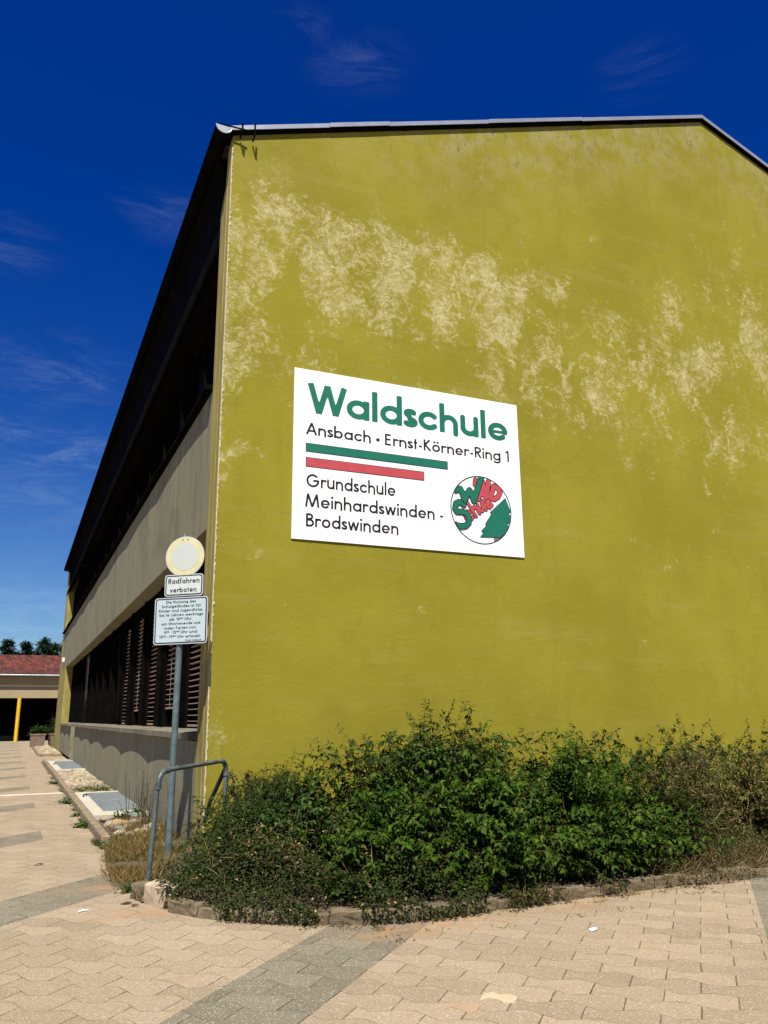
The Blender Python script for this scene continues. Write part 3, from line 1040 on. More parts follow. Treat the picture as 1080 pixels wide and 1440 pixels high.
# end face of the gable wall, a weathered pier with a chamfered head, and the chipped arris
pr = MB()
pr.prism([(Y0 + 0.004, 0.0), (Y0 + 0.55, 0.0), (Y0 + 0.55, 8.72), (Y0 + 0.30, 8.98), (Y0 + 0.22, 9.5), (Y0 + 0.004, 9.5)], (0, 0, 0), (0, 1, 0), (0, 0, 1), (X0 - 0.006, 0, 0), (X0 + 0.5, 0, 0))
pr.box(X0 - 0.014, X0 - 0.006, Y0 + 0.16, Y0 + 0.22, 0.1, 8.9)
pr.box(X0 - 0.010, X0 - 0.006, Y0 + 0.40, Y0 + 0.43, 0.1, 8.6)
pr.build('corner_pier', M_pier, school)
ch = MB()
zs = np.arange(0.2, 9.5, 0.035)
rc = np.random.default_rng(5)
for z in zs:
    wdt = abs(rc.normal(0.004, 0.005)) + 0.004 + (.01 if rc.random() < .06 else 0)
    ch.obox((X0 + wdt * .5 - 0.004, Y0 - 0.003, z + 0.0175), (wdt * 0.5 + .004, 0, 0), (0, 0.006, 0), (0, 0, 0.018))
ch.build('chipped_edge', M_chip, school)

# side facade ---------------------------------------------------------------
LY0, LY1, DY1, EY = 10.352, 32.3, 34.5, 42.0


def segs(a, b, n):
    return [(a + (b - a) * i / n, a + (b - a) * (i + 1) / n) for i in range(n)]


for (a, b) in segs(LY0, LY1, 6) + segs(DY1, EY, 2):
    p = MB()
    z0, z1 = 0.02 + 0.004 * (a - LY0), 0.02 + 0.004 * (b - LY0)
    p.prism([(a + .006, z0), (b - .006, z1), (b - .006, 1.27), (a + .006, 1.27)], (0, 0, 0), (0, 1, 0), (0, 0, 1), (X0, 0, 0), (X0 + 0.28, 0, 0))
    p.build('concrete_panel', M_panel, school, bevel=0.006)
    q = MB()
    ns = 40
    rs = np.random.default_rng(int(a * 10))
    edge = [X0 - 0.084 - 0.034 * (2 * i / ns - 1) ** 2 for i in range(ns + 1)]
    for i in range(ns):
        y_a, y_b = a + (b - a) * i / ns, a + (b - a) * (i + 1) / ns
        q.add([(edge[i], y_a, 1.285), (edge[i + 1], y_b, 1.285), (X0 + .4, y_b, 1.285), (X0 + .4, y_a, 1.285),
               (edge[i], y_a, 1.365), (edge[i + 1], y_b, 1.365), (X0 + .4, y_b, 1.40), (X0 + .4, y_a, 1.40)],
              [(0, 3, 2, 1), (4, 5, 6, 7), (0, 1, 5, 4)] + ([(0, 4, 7, 3)] if i == 0 else []) + ([(1, 2, 6, 5)] if i == ns - 1 else []))
    q.build('window_sill', M_sill, school)
for (a, b) in segs(LY0, 46.2, 8):
    p = MB()
    p.box(X0, X0 + 0.30, a + .006, b - .006, 3.97, 5.93)
    p.build('concrete_panel', M_panel, school, bevel=0.006)
    q = MB()
    ns = 40
    rs = np.random.default_rng(int(a * 10) + 1)
    edge = [X0 - 0.090 - 0.026 * (2 * i / ns - 1) ** 2 for i in range(ns + 1)]
    for i in range(ns):
        y_a, y_b = a + (b - a) * i / ns, a + (b - a) * (i + 1) / ns
        q.add([(edge[i], y_a, 5.94), (edge[i + 1], y_b, 5.94), (X0 + .4, y_b, 5.94), (X0 + .4, y_a, 5.94),
               (edge[i], y_a, 6.0), (edge[i + 1], y_b, 6.0), (X0 + .4, y_b, 6.04), (X0 + .4, y_a, 6.04)],
              [(0, 3, 2, 1), (4, 5, 6, 7), (0, 1, 5, 4)] + ([(0, 4, 7, 3)] if i == 0 else []) + ([(1, 2, 6, 5)] if i == ns - 1 else []))
    q.build('window_sill', M_dark, school)
pl = MB()
pl.box(X0 + 0.22, X0 + 0.40, LY0, YE, -0.1, 0.6)
pl.build('plinth', M_black, school)
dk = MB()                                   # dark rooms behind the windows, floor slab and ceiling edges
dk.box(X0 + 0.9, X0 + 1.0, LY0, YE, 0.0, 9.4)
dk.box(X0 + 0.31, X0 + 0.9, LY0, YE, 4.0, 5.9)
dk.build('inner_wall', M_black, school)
dr = MB()
dr.box(X0 + 0.30, X0 + 0.36, LY1 + .05, DY1 - .05, 0.12, 1.28)
dr.build('entrance_door', M_frame, school)
st = MB()
st.box(X0 + .02, X0 + .3, LY1 + .02, DY1 - .02, -0.05, 0.11)
st.build('door_step', M_sill, school)
fb = MB()
for i, (a, b) in enumerate(segs(LY0, YE, 9)):
    fb.box(X0 + 0.01, X0 + 0.12, a + .004, b - .004, 8.22, 9.46)
fb.build('eaves_board', M_fascia, school)
bb = MB()
bb.box(X0 - 0.02, X0 + 0.009, LY0, YE, 8.16, 8.30)
bb.build('head_rail', M_dark, school)
eb = MB()
eb.box(X0 - 0.004, X0 + 0.5, EY + .004, YE, 0.06, 3.962)
eb.box(X0 - 0.004, X0 + 0.5, 46.204, YE, 3.962, 9.3)
eb.build('end_wall', M_pier, school)
fg = MB()
fg.prism([(X0, -0.1), (XR, -0.1), (XR, EZ - .03), (RX, RZ - .03), (X0, EZ - .03)], (0, 0, 0), (1, 0, 0), (0, 0, 1), (0, YE + .003, 0), (0, YE + 0.25, 0))
fg.build('far_gable_wall', M_render, school)
rw = MB()
rw.box(XR - .3, XR - 0.01, Y0 + .23, YE, 0, EZ - .05)
rw.build('rear_wall', M_render, school)


def window(a, b, z0, z1, k, blind):
    f = MB()
    fx0, fx1 = X0 + 0.25, X0 + 0.44
    f.box(fx0, fx1 + .02, a, a + 0.07, z0, z1)                      # deep mullion
    wide = 0.45 if blind is not None else 0.12
    f.box(X0 + .32, fx1, b - wide, b, z0, z1)
    f.box(X0 + 0.41, X0 + 0.46, a + .07, b - wide, z0, z0 + 0.07)
    f.box(X0 + 0.41, X0 + 0.46, a + .07, b - wide, z1 - 0.1, z1)
    if k % 2:
        mid = (a + b) / 2
        f.box(X0 + 0.42, X0 + 0.455, mid - .03, mid + .03, z0 + .07, z1 - .1)
    fr = f.build('window', M_frame, school)
    p = MB()
    p.box(X0 + 0.47, X0 + 0.485, a + .08, b - .005, z0 + .002, z1 - .002)
    p.build('pane', M_glass, fr)
    if blind is not None:
        s = MB()
        zb, pitch = blind
        z = zb
        y_a, y_b = a + .08, b - .47
        while z < z1 - 0.25:
            s.obox((X0 + 0.385, (y_a + y_b) / 2, z), (0.022, 0, -0.0035), (0, (y_b - y_a) / 2, 0), (0.0006, 0, 0.0030))
            z += pitch
        s.box(X0 + 0.368, X0 + 0.402, y_a, y_b, zb - 0.075, zb - 0.045)
        if k % 2:
            for yy in (y_a + .35, y_a + .62, y_b - .45):
                s.box(X0 + 0.358, X0 + 0.362, yy - .008, yy + .008, zb - .05, z1 - .2, 1)
        s.build('blind', [M_slat, M_cord], fr)


window(LY0 + .02, 11.34, 1.41, 3.96, 1, None)
for k, (a, b) in enumerate(segs(11.345, LY1, 10)):
    bl = None
    if k < 5:
        bl = ((1.50, 0.087) if k % 2 == 0 else (1.78, 0.087))
    window(a, b, 1.41, 3.96, k, bl)
for k, (a, b) in enumerate(segs(DY1, EY - .01, 4)):
    window(a, b, 1.41, 3.96, k, None)
lt = MB()
lt.box(X0 + .36, X0 + .44, LY1 + .05, DY1 - .05, 1.32, 3.96)
lt.build('door_fanlight', M_glass, school)
for k, (a, b) in enumerate(segs(LY0 + .02, 46.2, 18)):
    window(a, b, 6.05, 8.21, k, None)

# roof ------------------------------------------------------------------------
sl_ = (RZ - EZ) / (RX - X0)
EX = 1.95


def roof_z(x):
    return RZ - sl_ * abs(x - RX)


rf = MB()
ya, yb = Y0 - 0.03, YE + 0.3
for sx in (-1, 1):
    xe = RX + sx * (RX - EX)
    x_in = RX
    pts = [(xe, roof_z(xe) + 0.01), (x_in, RZ + 0.01), (x_in, RZ + 0.11), (xe, roof_z(xe) + 0.11)]
    if sx > 0:
        pts = pts[::-1]
    rf.prism(pts, (0, 0, 0), (1, 0, 0), (0, 0, 1), (0, Y0 + .24, 0), (0, yb, 0))
rf.build('roof', mat('dark_roofing', (0.05, 0.045, 0.042), 0.9, var=.3), school)
vb = MB()
for sx in (-1, 1):
    xe = RX + sx * (RX - X0 + 0.02)
    pts = [(xe, roof_z(xe) - 0.012), (RX, RZ - 0.012), (RX, RZ + 0.08), (xe, roof_z(xe) + 0.08)]
    if sx > 0:
        pts = pts[::-1]
    vb.prism(pts, (0, 0, 0), (1, 0, 0), (0, 0, 1), (0, Y0 - 0.035, 0), (0, Y0 + 0.23, 0))
vb.build('verge_board', M_dark, school)
cuts_l = [X0 - 0.06, 3.55, 4.55, 6.4, 8.4, RX]
cuts_r = [RX, 14.2, 17.5, XR + .1]
for cuts in (cuts_l, cuts_r):
    for i in range(len(cuts) - 1):
        a, b = cuts[i] + (0.004 if i else 0), cuts[i + 1]
        d = 0.006 * (i % 2)
        f = MB()
        f.prism([(a, roof_z(a) + 0.035 + d), (b, roof_z(b) + 0.035 + d), (b, roof_z(b) + 0.108 + d), (a, roof_z(a) + 0.108 + d)], (0, 0, 0), (1, 0, 0), (0, 0, 1), (0, Y0 - 0.072 - d, 0), (0, Y0 - 0.062 - d, 0))
        f.prism([(a, roof_z(a) + 0.098 + d), (b, roof_z(b) + 0.098 + d), (b, roof_z(b) + 0.108 + d), (a, roof_z(a) + 0.108 + d)], (0, 0, 0), (1, 0, 0), (0, 0, 1), (0, Y0 - 0.062 - d, 0), (0, Y0 + 0.24, 0))
        f.build('verge_flashing', M_zinc, school)
# gutter along the eave
gx, gz, gr = 1.955, 9.665, 0.108
gu = MB()
NS = 12
for (rr_, flip) in ((gr, False), (gr - .006, True)):
    vs, fs = [], []
    for y in (Y0 - 0.10, YE + .2):
        for s in range(NS + 1):
            t = math.pi + math.pi * s / NS
            vs.append((gx + rr_ * math.cos(t), y, gz + rr_ * math.sin(t)))
    for s in range(NS):
        q = (s, s + 1, NS + 2 + s, NS + 1 + s)
        fs.append(q[::-1] if flip else q)
    gu.add(vs, fs, 0, True)
gu.tube([(gx - gr, Y0 - .10, gz), (gx - gr, YE + .2, gz)], 0.010, 6)
gutter = gu.build('gutter', M_dark, school)
cp = MB()
prof = [(gr * math.cos(math.pi + math.pi * s / NS), gr * math.sin(math.pi + math.pi * s / NS)) for s in range(NS + 1)]
cp.prism(prof, (gx, 0, gz), (1, 0, 0), (0, 0, 1), (0, Y0 - 0.108, 0), (0, Y0 - 0.101, 0))
cp.tube([(gx + gr * 1.05 * math.cos(math.pi + math.pi * s / NS), Y0 - 0.108, gz + gr * 1.05 * math.sin(math.pi + math.pi * s / NS)) for s in range(NS + 1)], 0.008, 6)
cp.build('end_cap', M_zinc, gutter)
for k, y in enumerate(np.arange(Y0 + 0.15, YE, 1.2)):
    b = MB()
    b.tube([(gx + gr * 1.06 * math.cos(math.pi + math.pi * s / 8), y, gz + gr * 1.06 * math.sin(math.pi + math.pi * s / 8)) for s in range(9)] + [(gx + gr + .12, y, gz + .05)], 0.009, 4)
    b.build('bracket', M_dark, gutter)
bk = MB()
bk.tube([(gx - 0.05, Y0 - 0.105, gz + 0.02), (X0 + 0.02, Y0 - 0.10, gz + 0.03), (X0 + 0.16, Y0 - 0.12, gz + 0.02)], 0.012, 6)
bk.tube([(X0 + 0.10, Y0 - 0.15, gz + 0.09), (X0 + 0.10, Y0 - 0.15, gz - 0.06)], 0.014, 6)
bk.tube([(X0 + 0.28, Y0 - 0.15, gz + 0.13), (X0 + 0.28, Y0 - 0.15, gz - 0.06)], 0.014, 6)
bk.tube([(X0 + 0.28, Y0 - 0.15, gz - 0.06), (X0 + 0.28, Y0 - 0.03, gz - 0.07)], 0.012, 6)
bk.tube([(X0 + 0.10, Y0 - 0.15, gz - 0.06), (X0 + 0.10, Y0 - 0.03, gz - 0.07)], 0.012, 6)
bk.build('eave_clip', M_dark, school)
sf = MB()
sf.prism([(EX + .05, roof_z(EX + .05) - 0.01), (X0 + .5, roof_z(X0 + .5) - 0.01), (X0 + .5, 9.40), (X0 + 0.02, 9.47)], (0, 0, 0), (1, 0, 0), (0, 0, 1), (0, Y0 + .56, 0), (0, YE, 0))
sf.build('soffit', M_dark, school)
lm = MB()
lm.box(X0 - 0.10, X0 - 0.003, 43.9, 44.1, 4.35, 4.55)
lm.build('wall_lamp', mat('lamp_white', (0.8, 0.8, 0.76), 0.4, var=.05), school)

# ================================================================== WALL SIGN
SX0, SX1, SZ0, SZ1 = 3.09, 6.69, 3.80, 6.208
sign = empty('wall_sign', (4.89, Y0, 5.0), 'large white school sign with green and red stripes mounted on the yellow gable', 'sign')
p = MB()
p.box(SX0, SX1, Y0 - 0.020, Y0 - 0.004, SZ0, SZ1)
p.build('board', M_white, sign, bevel=0.002)
YS = Y0 - 0.020


def sign_text(name, text, x0, x1, zb, cap, g, gap, material, layer=1):
    st, wd = layout(text, g, gap, g > .16)
    sx = (x1 - x0) / wd
    mb = MB()
    field_mesh(mb, st, lambda x, y: (x0 + x * sx, YS - 0.0025 * layer, zb + y * cap), 1 / 32.0)
    return mb.build(name, material, sign)


sign_text('title_lettering', 'Waldschule', 3.279, 6.497, 5.583, 0.432, 0.182, 0.085, M_sgreen)
sign_text('address_lettering', 'Ansbach • Ernst-Körner-Ring 1', 3.27, 6.505, 5.262, 0.168, 0.146, 0.098, M_sblack)
sign_text('place_lettering', 'Grundschule', 3.282, 4.592, 4.524, 0.182, 0.146, 0.098, M_sblack)
sign_text('place_lettering', 'Meinhardswinden -', 3.268, 5.345, 4.248, 0.180, 0.146, 0.098, M_sblack)
sign_text('place_lettering', 'Brodswinden', 3.284, 4.630, 3.980, 0.180, 0.146, 0.098, M_sblack)
for (nm, xa, xb, za, zb_, mm) in (('green_stripe', 3.273, 5.432, 5.020, 5.131, M_sgreen), ('red_stripe', 3.276, 5.044, 4.808, 4.930, M_sred)):
    p = MB()
    p.box(xa - .008, xb + .008, YS - 0.002, YS - 0.0005, za - .008, zb_ + .008, 1)
    p.box(xa, xb, YS - 0.005, YS - 0.0021, za, zb_)
    p.build(nm, [mm, M_sblack], sign)
ECX, ECZ, ER = 5.98, 4.462, 0.508
emb = MB()
DISC = [A_(0, 0, 1, 1, 0, 360, 72)[:-1]]


def emblem(strokes, polys, hw, mats_i, layer, out=0.022, clip=True):
    cl = (lambda X, Y: np.hypot(X, Y) - 0.985) if clip else None
    pl = lambda d: (lambda x, y: (ECX + x * ER, YS - d, ECZ + y * ER))
    s1 = [(q, hw + out, False) for q in strokes]
    s2 = [(q, hw, False) for q in strokes]
    edge = [([q[i], q[(i + 1) % len(q)], q[i]], out, False) for q in polys for i in range(len(q))]
    field_mesh(emb, s1 + edge, pl(layer), 0.02, polys, 0, cl)
    field_mesh(emb, s2, pl(layer + 0.0012), 0.016, polys, mats_i, cl)


ring = A_(0, 0, 1, 1, 0, 360, 90)
field_mesh(emb, [(ring, 0.016, False)], lambda x, y: (ECX + x * ER, YS - 0.0022, ECZ + y * ER), 0.012)
rnd = lambda pts: pts + [pts[-1]] if len(pts) == 2 else pts
emblem([rnd([(-0.18, .74), (-0.16, .87)]), rnd([(-0.1, .31), (0.07, .87)]), rnd([(0.07, .87), (0.17, .37)]), rnd([(-.04, .47), (.13, .48)]),
        rnd([(0.27, .87), (0.19, .42)]), rnd([(.45, .76), (.31, .39)]), [(.45, .76), (.59, .71), (.66, .6), (.58, .45), (.44, .36), (.31, .39)]], [], 0.068, 2, 0.003)
emblem([[(-.37, -.1), (-.47, -.09), (-.56, -.2), (-.52, -.3), (-.35, -.31), (-.3, -.24)]], [], 0.045, 2, 0.003)
emblem([rnd([(-.47, .19), (-.19, -.21)]), [(-.31, -.04), (-.25, .06), (-.16, .04), (-.07, -.11)], [(-.13, .14), (-.05, -.03), (.03, -.03), (.05, .05), (0, .23)],
        rnd([(.03, .29), (.15, .02)]), [(.18, .16), (.29, .24), (.25, .31), (.17, .26), (.18, .15), (.27, .09), (.36, .18)]], [], 0.040, 2, 0.0065, 0.018)
emblem([[(-.85, .5), (-.77, .56), (-.68, .55), (-.6, .39), (-.56, .22), (-.46, .43), (-.38, .54), (-.31, .45), (-.25, .25), (-.14, .54), (-.06, .76), (.03, .98)]], [], 0.078, 1, 0.010)
emblem([[(-.59, .09), (-.64, .14), (-.74, .16), (-.85, .1), (-.88, -.04), (-.82, -.13), (-.65, -.12), (-.51, -.15), (-.43, -.27), (-.44, -.41), (-.55, -.52), (-.69, -.55), (-.83, -.53), (-.95, -.48)]], [], 0.072, 1, 0.010)
TREE = [(.82, .42), (.29, -.05), (.35, -.07), (.11, -.41), (.17, -.43), (-.03, -.63), (.06, -.66), (-.07, -.8), (.62, -.76), (.78, -.61), (.89, -.41), (.82, -.31), (.95, -.31), (.98, -.11), (.88, 0), (.98, .03)]
emblem([], [[(.40, -.74), (.62, -.74), (.60, -.90), (.39, -.92)]], 0, 3, 0.003, 0.014)
emblem([], [TREE], 0, 1, 0.0065, 0.014)
emb.build('emblem', [M_sblack, M_sgreen, M_sred, M_sgrey], sign)

# ================================================================== SIGN POST
PX, PY = 1.722, 9.745
post = empty('sign_post', (PX, PY, 0), 'galvanised post carrying a faded round sign above two white notice plates', 'sign post')
p = MB()
p.tube([(PX, PY, -0.2), (PX, PY, 3.69)], 0.0375, 16)
p.tube([(PX, PY, 3.69), (PX, PY, 3.73)], [0.041, 0.03], 16)
p.build('pole', M_galv, post)
yw = R(-34)
E1 = Vector((math.cos(yw), math.sin(yw), 0))
NN = Vector((math.sin(yw), -math.cos(yw), 0))          # towards the viewer
tl = R(1.0)
E1t = E1 * math.cos(tl) + Vector((0, 0, 1)) * math.sin(tl)
E2t = -E1 * math.sin(tl) + Vector((0, 0, 1)) * math.cos(tl)


def rrect(w_, h_, r_, n=6):
    out = []
    for (cx, cy, a) in ((w_ / 2 - r_, -h_ / 2 + r_, -90), (w_ / 2 - r_, h_ / 2 - r_, 0), (-w_ / 2 + r_, h_ / 2 - r_, 90), (-w_ / 2 + r_, -h_ / 2 + r_, 180)):
        out += A_(cx, cy, r_, r_, a, a + 90, n)
    return out


PC = Vector((PX, PY, 0)) + NN * 0.052 + E1 * 0.036


def plate(name, cz, poly_layers, mats_, shift=0.0):
    mb = MB()
    c = PC + Vector((0, 0, cz)) + E1 * shift
    for i, (poly, mi, d0, d1) in enumerate(poly_layers):
        mb.prism(poly, c, E1t, E2t, NN * d0, NN * d1, mi)
    return mb, c


mb, c = plate('x', 3.445, [(A_(0, 0, .247, .247, 0, 360, 48)[:-1], 0, -0.003, 0.003), (A_(0, 0, .240, .240, 0, 360, 48)[:-1], 1, 0.0031, 0.0042), (A_(0, 0, .172, .172, 0, 360, 48)[:-1], 2, 0.0043, 0.0056)], None)
for sx in (-0.03, 0.03):
    mb.prism([(x + sx, y + .205) for x, y in A_(0, 0, .007, .007, 0, 360, 8)[:-1]], c, E1t, E2t, NN * 0.0043, NN * 0.007, 3)
mb.build('round_sign', [M_alu, M_ringy, M_disc, M_pinblk], post)


def notice(name, cz, w_, h_, lines, face, cap, g, shift):
    mb, c = plate(name, cz, [(rrect(w_, h_, .035), 0, -0.003, 0.003), (rrect(w_ - .022, h_ - .022, .028), 1, 0.0031, 0.0042),
                             (rrect(w_ - .050, h_ - .050, .018), 2, 0.0043, 0.0054)], None, shift)
    nt = mb.build(name, [M_alu, M_pinblk, face], post)
    tx = MB()
    for (text, y, width, cx, cap) in lines:
        st, wd = layout(text, g, 0.13)
        s = width / wd
        field_mesh(tx, st, lambda x, yy, s=s, y=y, cx=cx, width=width: c + E1t * (cx - width / 2 + x * s) + E2t * (y + yy * cap) + NN * 0.0072, 1 / 12.0)
    tx.build('lettering', M_pinblk, nt)


notice('notice_plate', 3.095, 0.487, 0.262, [('Radfahren', 0.022, 0.395, 0.0, .062), ('verboten', -0.085, 0.335, -0.005, .062)], M_plate, 0.062, 0.16, 0.005)
U = [('Die Nutzung des', .375), ('Schulgeländes ist für', .495), ('Kinder und Jugendliche', .545), ('bis 16 Jahren werktags', .545), ('ab 15^3^0 Uhr', .28), ('am Wochenende und', .485), ('inden Ferien von', .395),
     ('9^0^0 -12^0^0 Uhr und', .41), ('15^0^0 -19^0^0 Uhr erlaubt', .515)]
lines = [(t_, 0.209 - 0.0515 * i, wd_, 0.004 * (1 if i % 2 else -1), .032) for i, (t_, wd_) in enumerate(U)] + [('Stadt Ansbach', -0.246, .20, .17, .021)]
notice('notice_plate', 2.672, 0.668, 0.555, lines, M_plateb, 0.033, 0.155, -0.012)
for zc in (3.52, 3.36, 3.16, 3.02, 2.84, 2.50):
    p = MB()
    p.tube([(PX, PY, zc - .012), (PX, PY, zc + .012)], 0.042, 14)
    p.obox(Vector((PX, PY, zc)) + NN * 0.043, E1 * 0.05, NN * 0.005, (0, 0, 0.012))
    p.build('clamp', M_zincd, post)

# ================================================================== PIPE RAIL
A1, A2 = Vector((1.285, 8.30, 0)), Vector((2.235, 9.33, 0))
zt1, zt2 = 1.055, 1.082
pd = (A2 - A1).normalized()
rail = empty('pipe_rail', tuple(A1), 'bent galvanised pipe rail standing at the corner of the planting bed', 'rail')
p = MB()
p1 = [Vector((A1.x, A1.y, -0.1)), Vector((A1.x + .03, A1.y, 0.5)), Vector((A1.x + .045, A1.y, 0.90))]
p.tube(p1, 0.0235, 14)
p.build('leg', M_rail, rail)
p = MB()
p.tube([Vector((A2.x, A2.y, -0.1)), Vector((A2.x, A2.y, zt2 - .14))], 0.0235, 14)
p.build('leg', M_rail, rail)
a_top = Vector((A1.x + .05, A1.y, 0))
p = MB()
p.tube([a_top + pd * .12 + Vector((0, 0, zt1)), A2 - pd * .10 + Vector((0, 0, zt2))], 0.0225, 14)
p.build('top_rail', M_rail, rail)
p = MB()
p.tube(arc_pts(a_top + Vector((0, 0, zt1 - .15)), a_top + Vector((0, 0, zt1)), a_top + pd * .15 + Vector((0, 0, zt1))), 0.0275, 14)
p.tube([a_top + Vector((0, 0, zt1 - .165)), a_top + Vector((0, 0, zt1 - .125))], 0.033, 14)
p.tube([a_top + pd * .125 + Vector((0, 0, zt1)), a_top + pd * .165 + Vector((0, 0, zt1))], 0.032, 14)
p.build('elbow', M_rail, rail)
p = MB()
p.tube(arc_pts(A2 - pd * .11 + Vector((0, 0, zt2)), A2 + Vector((0, 0, zt2)), A2 + Vector((0, 0, zt2 - .13))), 0.0275, 14)
p.tube([A2 + Vector((0, 0, zt2 - .16)), A2 + Vector((0, 0, zt2 - .12))], 0.032, 14)
p.build('elbow', M_rail, rail)
p = MB()
p.tube([A2 + Vector((-.01, 0.02, zt2 - .10)), Vector((2.13, 9.60, 0.62)), Vector((2.10, 9.70, 0.4))], 0.024, 10)
p.build('brace', mat('dark_pipe', (0.02, 0.02, 0.02), .7, var=.3), rail)

# ================================================================== KERBS
dist = [0.0]
for i in range(1, len(KC)):
    dist.append(dist[-1] + float(np.linalg.norm(KC[i] - KC[i - 1])))
KCx, KCy = np.array([p[0] for p in KC]), np.array([p[1] for p in KC])


def kc_at(s):
    return Vector((float(np.interp(s, dist, KCx)), float(np.interp(s, dist, KCy)), 0))


def rough_block(name, corners_b, h, seed, label, cat, group, material, rough=0.008, z0=-0.05):
    """a kerb block: footprint of four points, subdivided and roughened"""
    bm = bmesh.new()
    vb_ = [bm.verts.new((*c_[:2], z0)) for c_ in corners_b]
    vt_ = [bm.verts.new((c_[0], c_[1], h)) for c_ in corners_b]
    bm.faces.new(vb_[::-1]); bm.faces.new(vt_)
    for i in range(4):
        bm.faces.new((vb_[i], vb_[(i + 1) % 4], vt_[(i + 1) % 4], vt_[i]))
    bmesh.ops.bevel(bm, geom=list(bm.edges), offset=0.010, segments=1, affect='EDGES')
    bmesh.ops.subdivide_edges(bm, edges=list(bm.edges), cuts=3, use_grid_fill=True)
    bmesh.ops.triangulate(bm, faces=list(bm.faces))
    rg = random.Random(seed)
    from mathutils import noise as mn
    off = Vector((rg.random() * 50, rg.random() * 50, 0))
    for v in bm.verts:
        v.co += mn.noise_vector(v.co * 14 + off) * rough + mn.noise_vector(v.co * 45 + off) * rough * .4
    bmesh.ops.recalc_face_normals(bm, faces=list(bm.faces))
    me = bpy.data.meshes.new(name)
    bm.to_mesh(me)
    bm.free()
    me.materials.append(material)
    o = link(bpy.data.objects.new(name, me))
    tag(o, label, cat, group)
    return o


ORD = ['first', 'second', 'third', 'fourth', 'fifth', 'sixth', 'seventh', 'eighth', 'ninth', 'tenth', 'eleventh', 'twelfth', 'thirteenth', 'fourteenth', 'fifteenth',
       'sixteenth', 'seventeenth', 'eighteenth', 'nineteenth', 'twentieth', 'twenty first', 'twenty second', 'twenty third', 'twenty fourth', 'twenty fifth', 'twenty sixth', 'twenty seventh', 'twenty eighth']
s = 0.42
kr = random.Random(8)
idx = 0
while s < dist[-1] - 0.4 and idx < 24:
    ln = 0.34 + 0.12 * kr.random()
    a, b = kc_at(s + 0.008), kc_at(s + ln - 0.008)
    d = (b - a).normalized()
    nrm = Vector((-d.y, d.x, 0))
    sh = kr.uniform(-0.012, 0.012)
    a, b = a + nrm * sh, b + nrm * (sh + kr.uniform(-.012, .012))
    h = 0.092 + kr.uniform(-0.022, 0.015)
    rough_block('kerb_stone', [a, b, b + nrm * 0.11, a + nrm * 0.11], h, idx, 'rough kerb stone, %s along the curved shrub bed edge from the rail' % ORD[idx],
                'kerb stone', 'kerb stones round the shrub bed', M_kerb, 0.014)
    s += ln
    idx += 1
rough_block('edging_block', [(1.17, 7.72), (1.30, 7.44), (1.47, 7.54), (1.34, 7.86)], 0.165, 77, 'pale chunky edging block at the foot of the pipe rail', 'kerb stone', None, mat('pale_block', (0.36, 0.29, 0.19), .95, var=.3, scale=8, bump=.4), 0.016)
rough_block('edging_block', [(1.10, 7.98), (1.18, 7.76), (1.32, 7.86), (1.25, 8.10)], 0.13, 78, 'small broken edging block leaning behind the pale chunky block by the rail', 'kerb stone', None, M_kerb, 0.02)

y = 11.3
k = 0
while y < 33.6:
    e = min(y + 1.0, 33.6)
    rough_block('kerb_block', [(1.155, y + .006), (1.265, y + .006), (1.265, e - .006), (1.155, e - .006)], 0.118, 100 + k,
                'long brown kerb block, %s from the near end of the gravel strip' % ORD[k], 'kerb block', 'kerb blocks along the gravel strip', M_kerb2, 0.005)
    y += 1.0
    k += 1
for j, (xa, xb, ya_, yb_, lab) in enumerate(((1.13, 1.24, 38.9, 44.4, 'far kerb block along the small gravel bed by the planters, nearer one'), (1.13, 1.24, 44.42, 50.0, 'far kerb block along the small gravel bed by the planters, farther one'),
                                             (1.25, 2.1, 38.75, 38.88, 'short cross kerb closing the far small gravel bed'))):
    rough_block('kerb_block', [(xa, ya_), (xb, ya_), (xb, yb_), (xa, yb_)], 0.10, 140 + j, lab, 'kerb block', 'kerbs round the far gravel bed', M_kerb2, 0.005)

# ================================================================== LIGHT WELL COVERS
for (ya_, yb_, lab) in ((13.80, 18.15, 'grey steel light well cover in a white concrete frame, the near one among the weeds'), (26.2, 32.0, 'grey steel light well cover in a white concrete frame, the far one beyond the stones')):
    root = empty('light_well_cover', (1.7, (ya_ + yb_) / 2, 0), lab, 'light well cover', 'light well covers beside the facade')
    p = MB()
    p.box(1.272, 1.47, ya_, yb_, -0.05, 0.115)
    p.box(1.472, 2.12, ya_, ya_ + 0.5, -0.05, 0.113)
    p.box(1.472, 2.12, yb_ - 0.16, yb_, -0.05, 0.113)
    p.build('frame', M_padw, root, bevel=0.008)
    p = MB()
    p.box(1.474, 2.10, ya_ + 0.503, yb_ - 0.163, 0.0, 0.108)
    p.build('plate', M_plate2, root, bevel=0.004)
    p = MB()
    p.tube([(1.36, ya_ + 3.2, 0.116), (1.36, ya_ + 3.22, 0.15), (1.42, ya_ + 3.35, 0.15), (1.44, ya_ + 3.4, 0.118)], 0.012, 6)
    p.build('handle', M_dark, root)


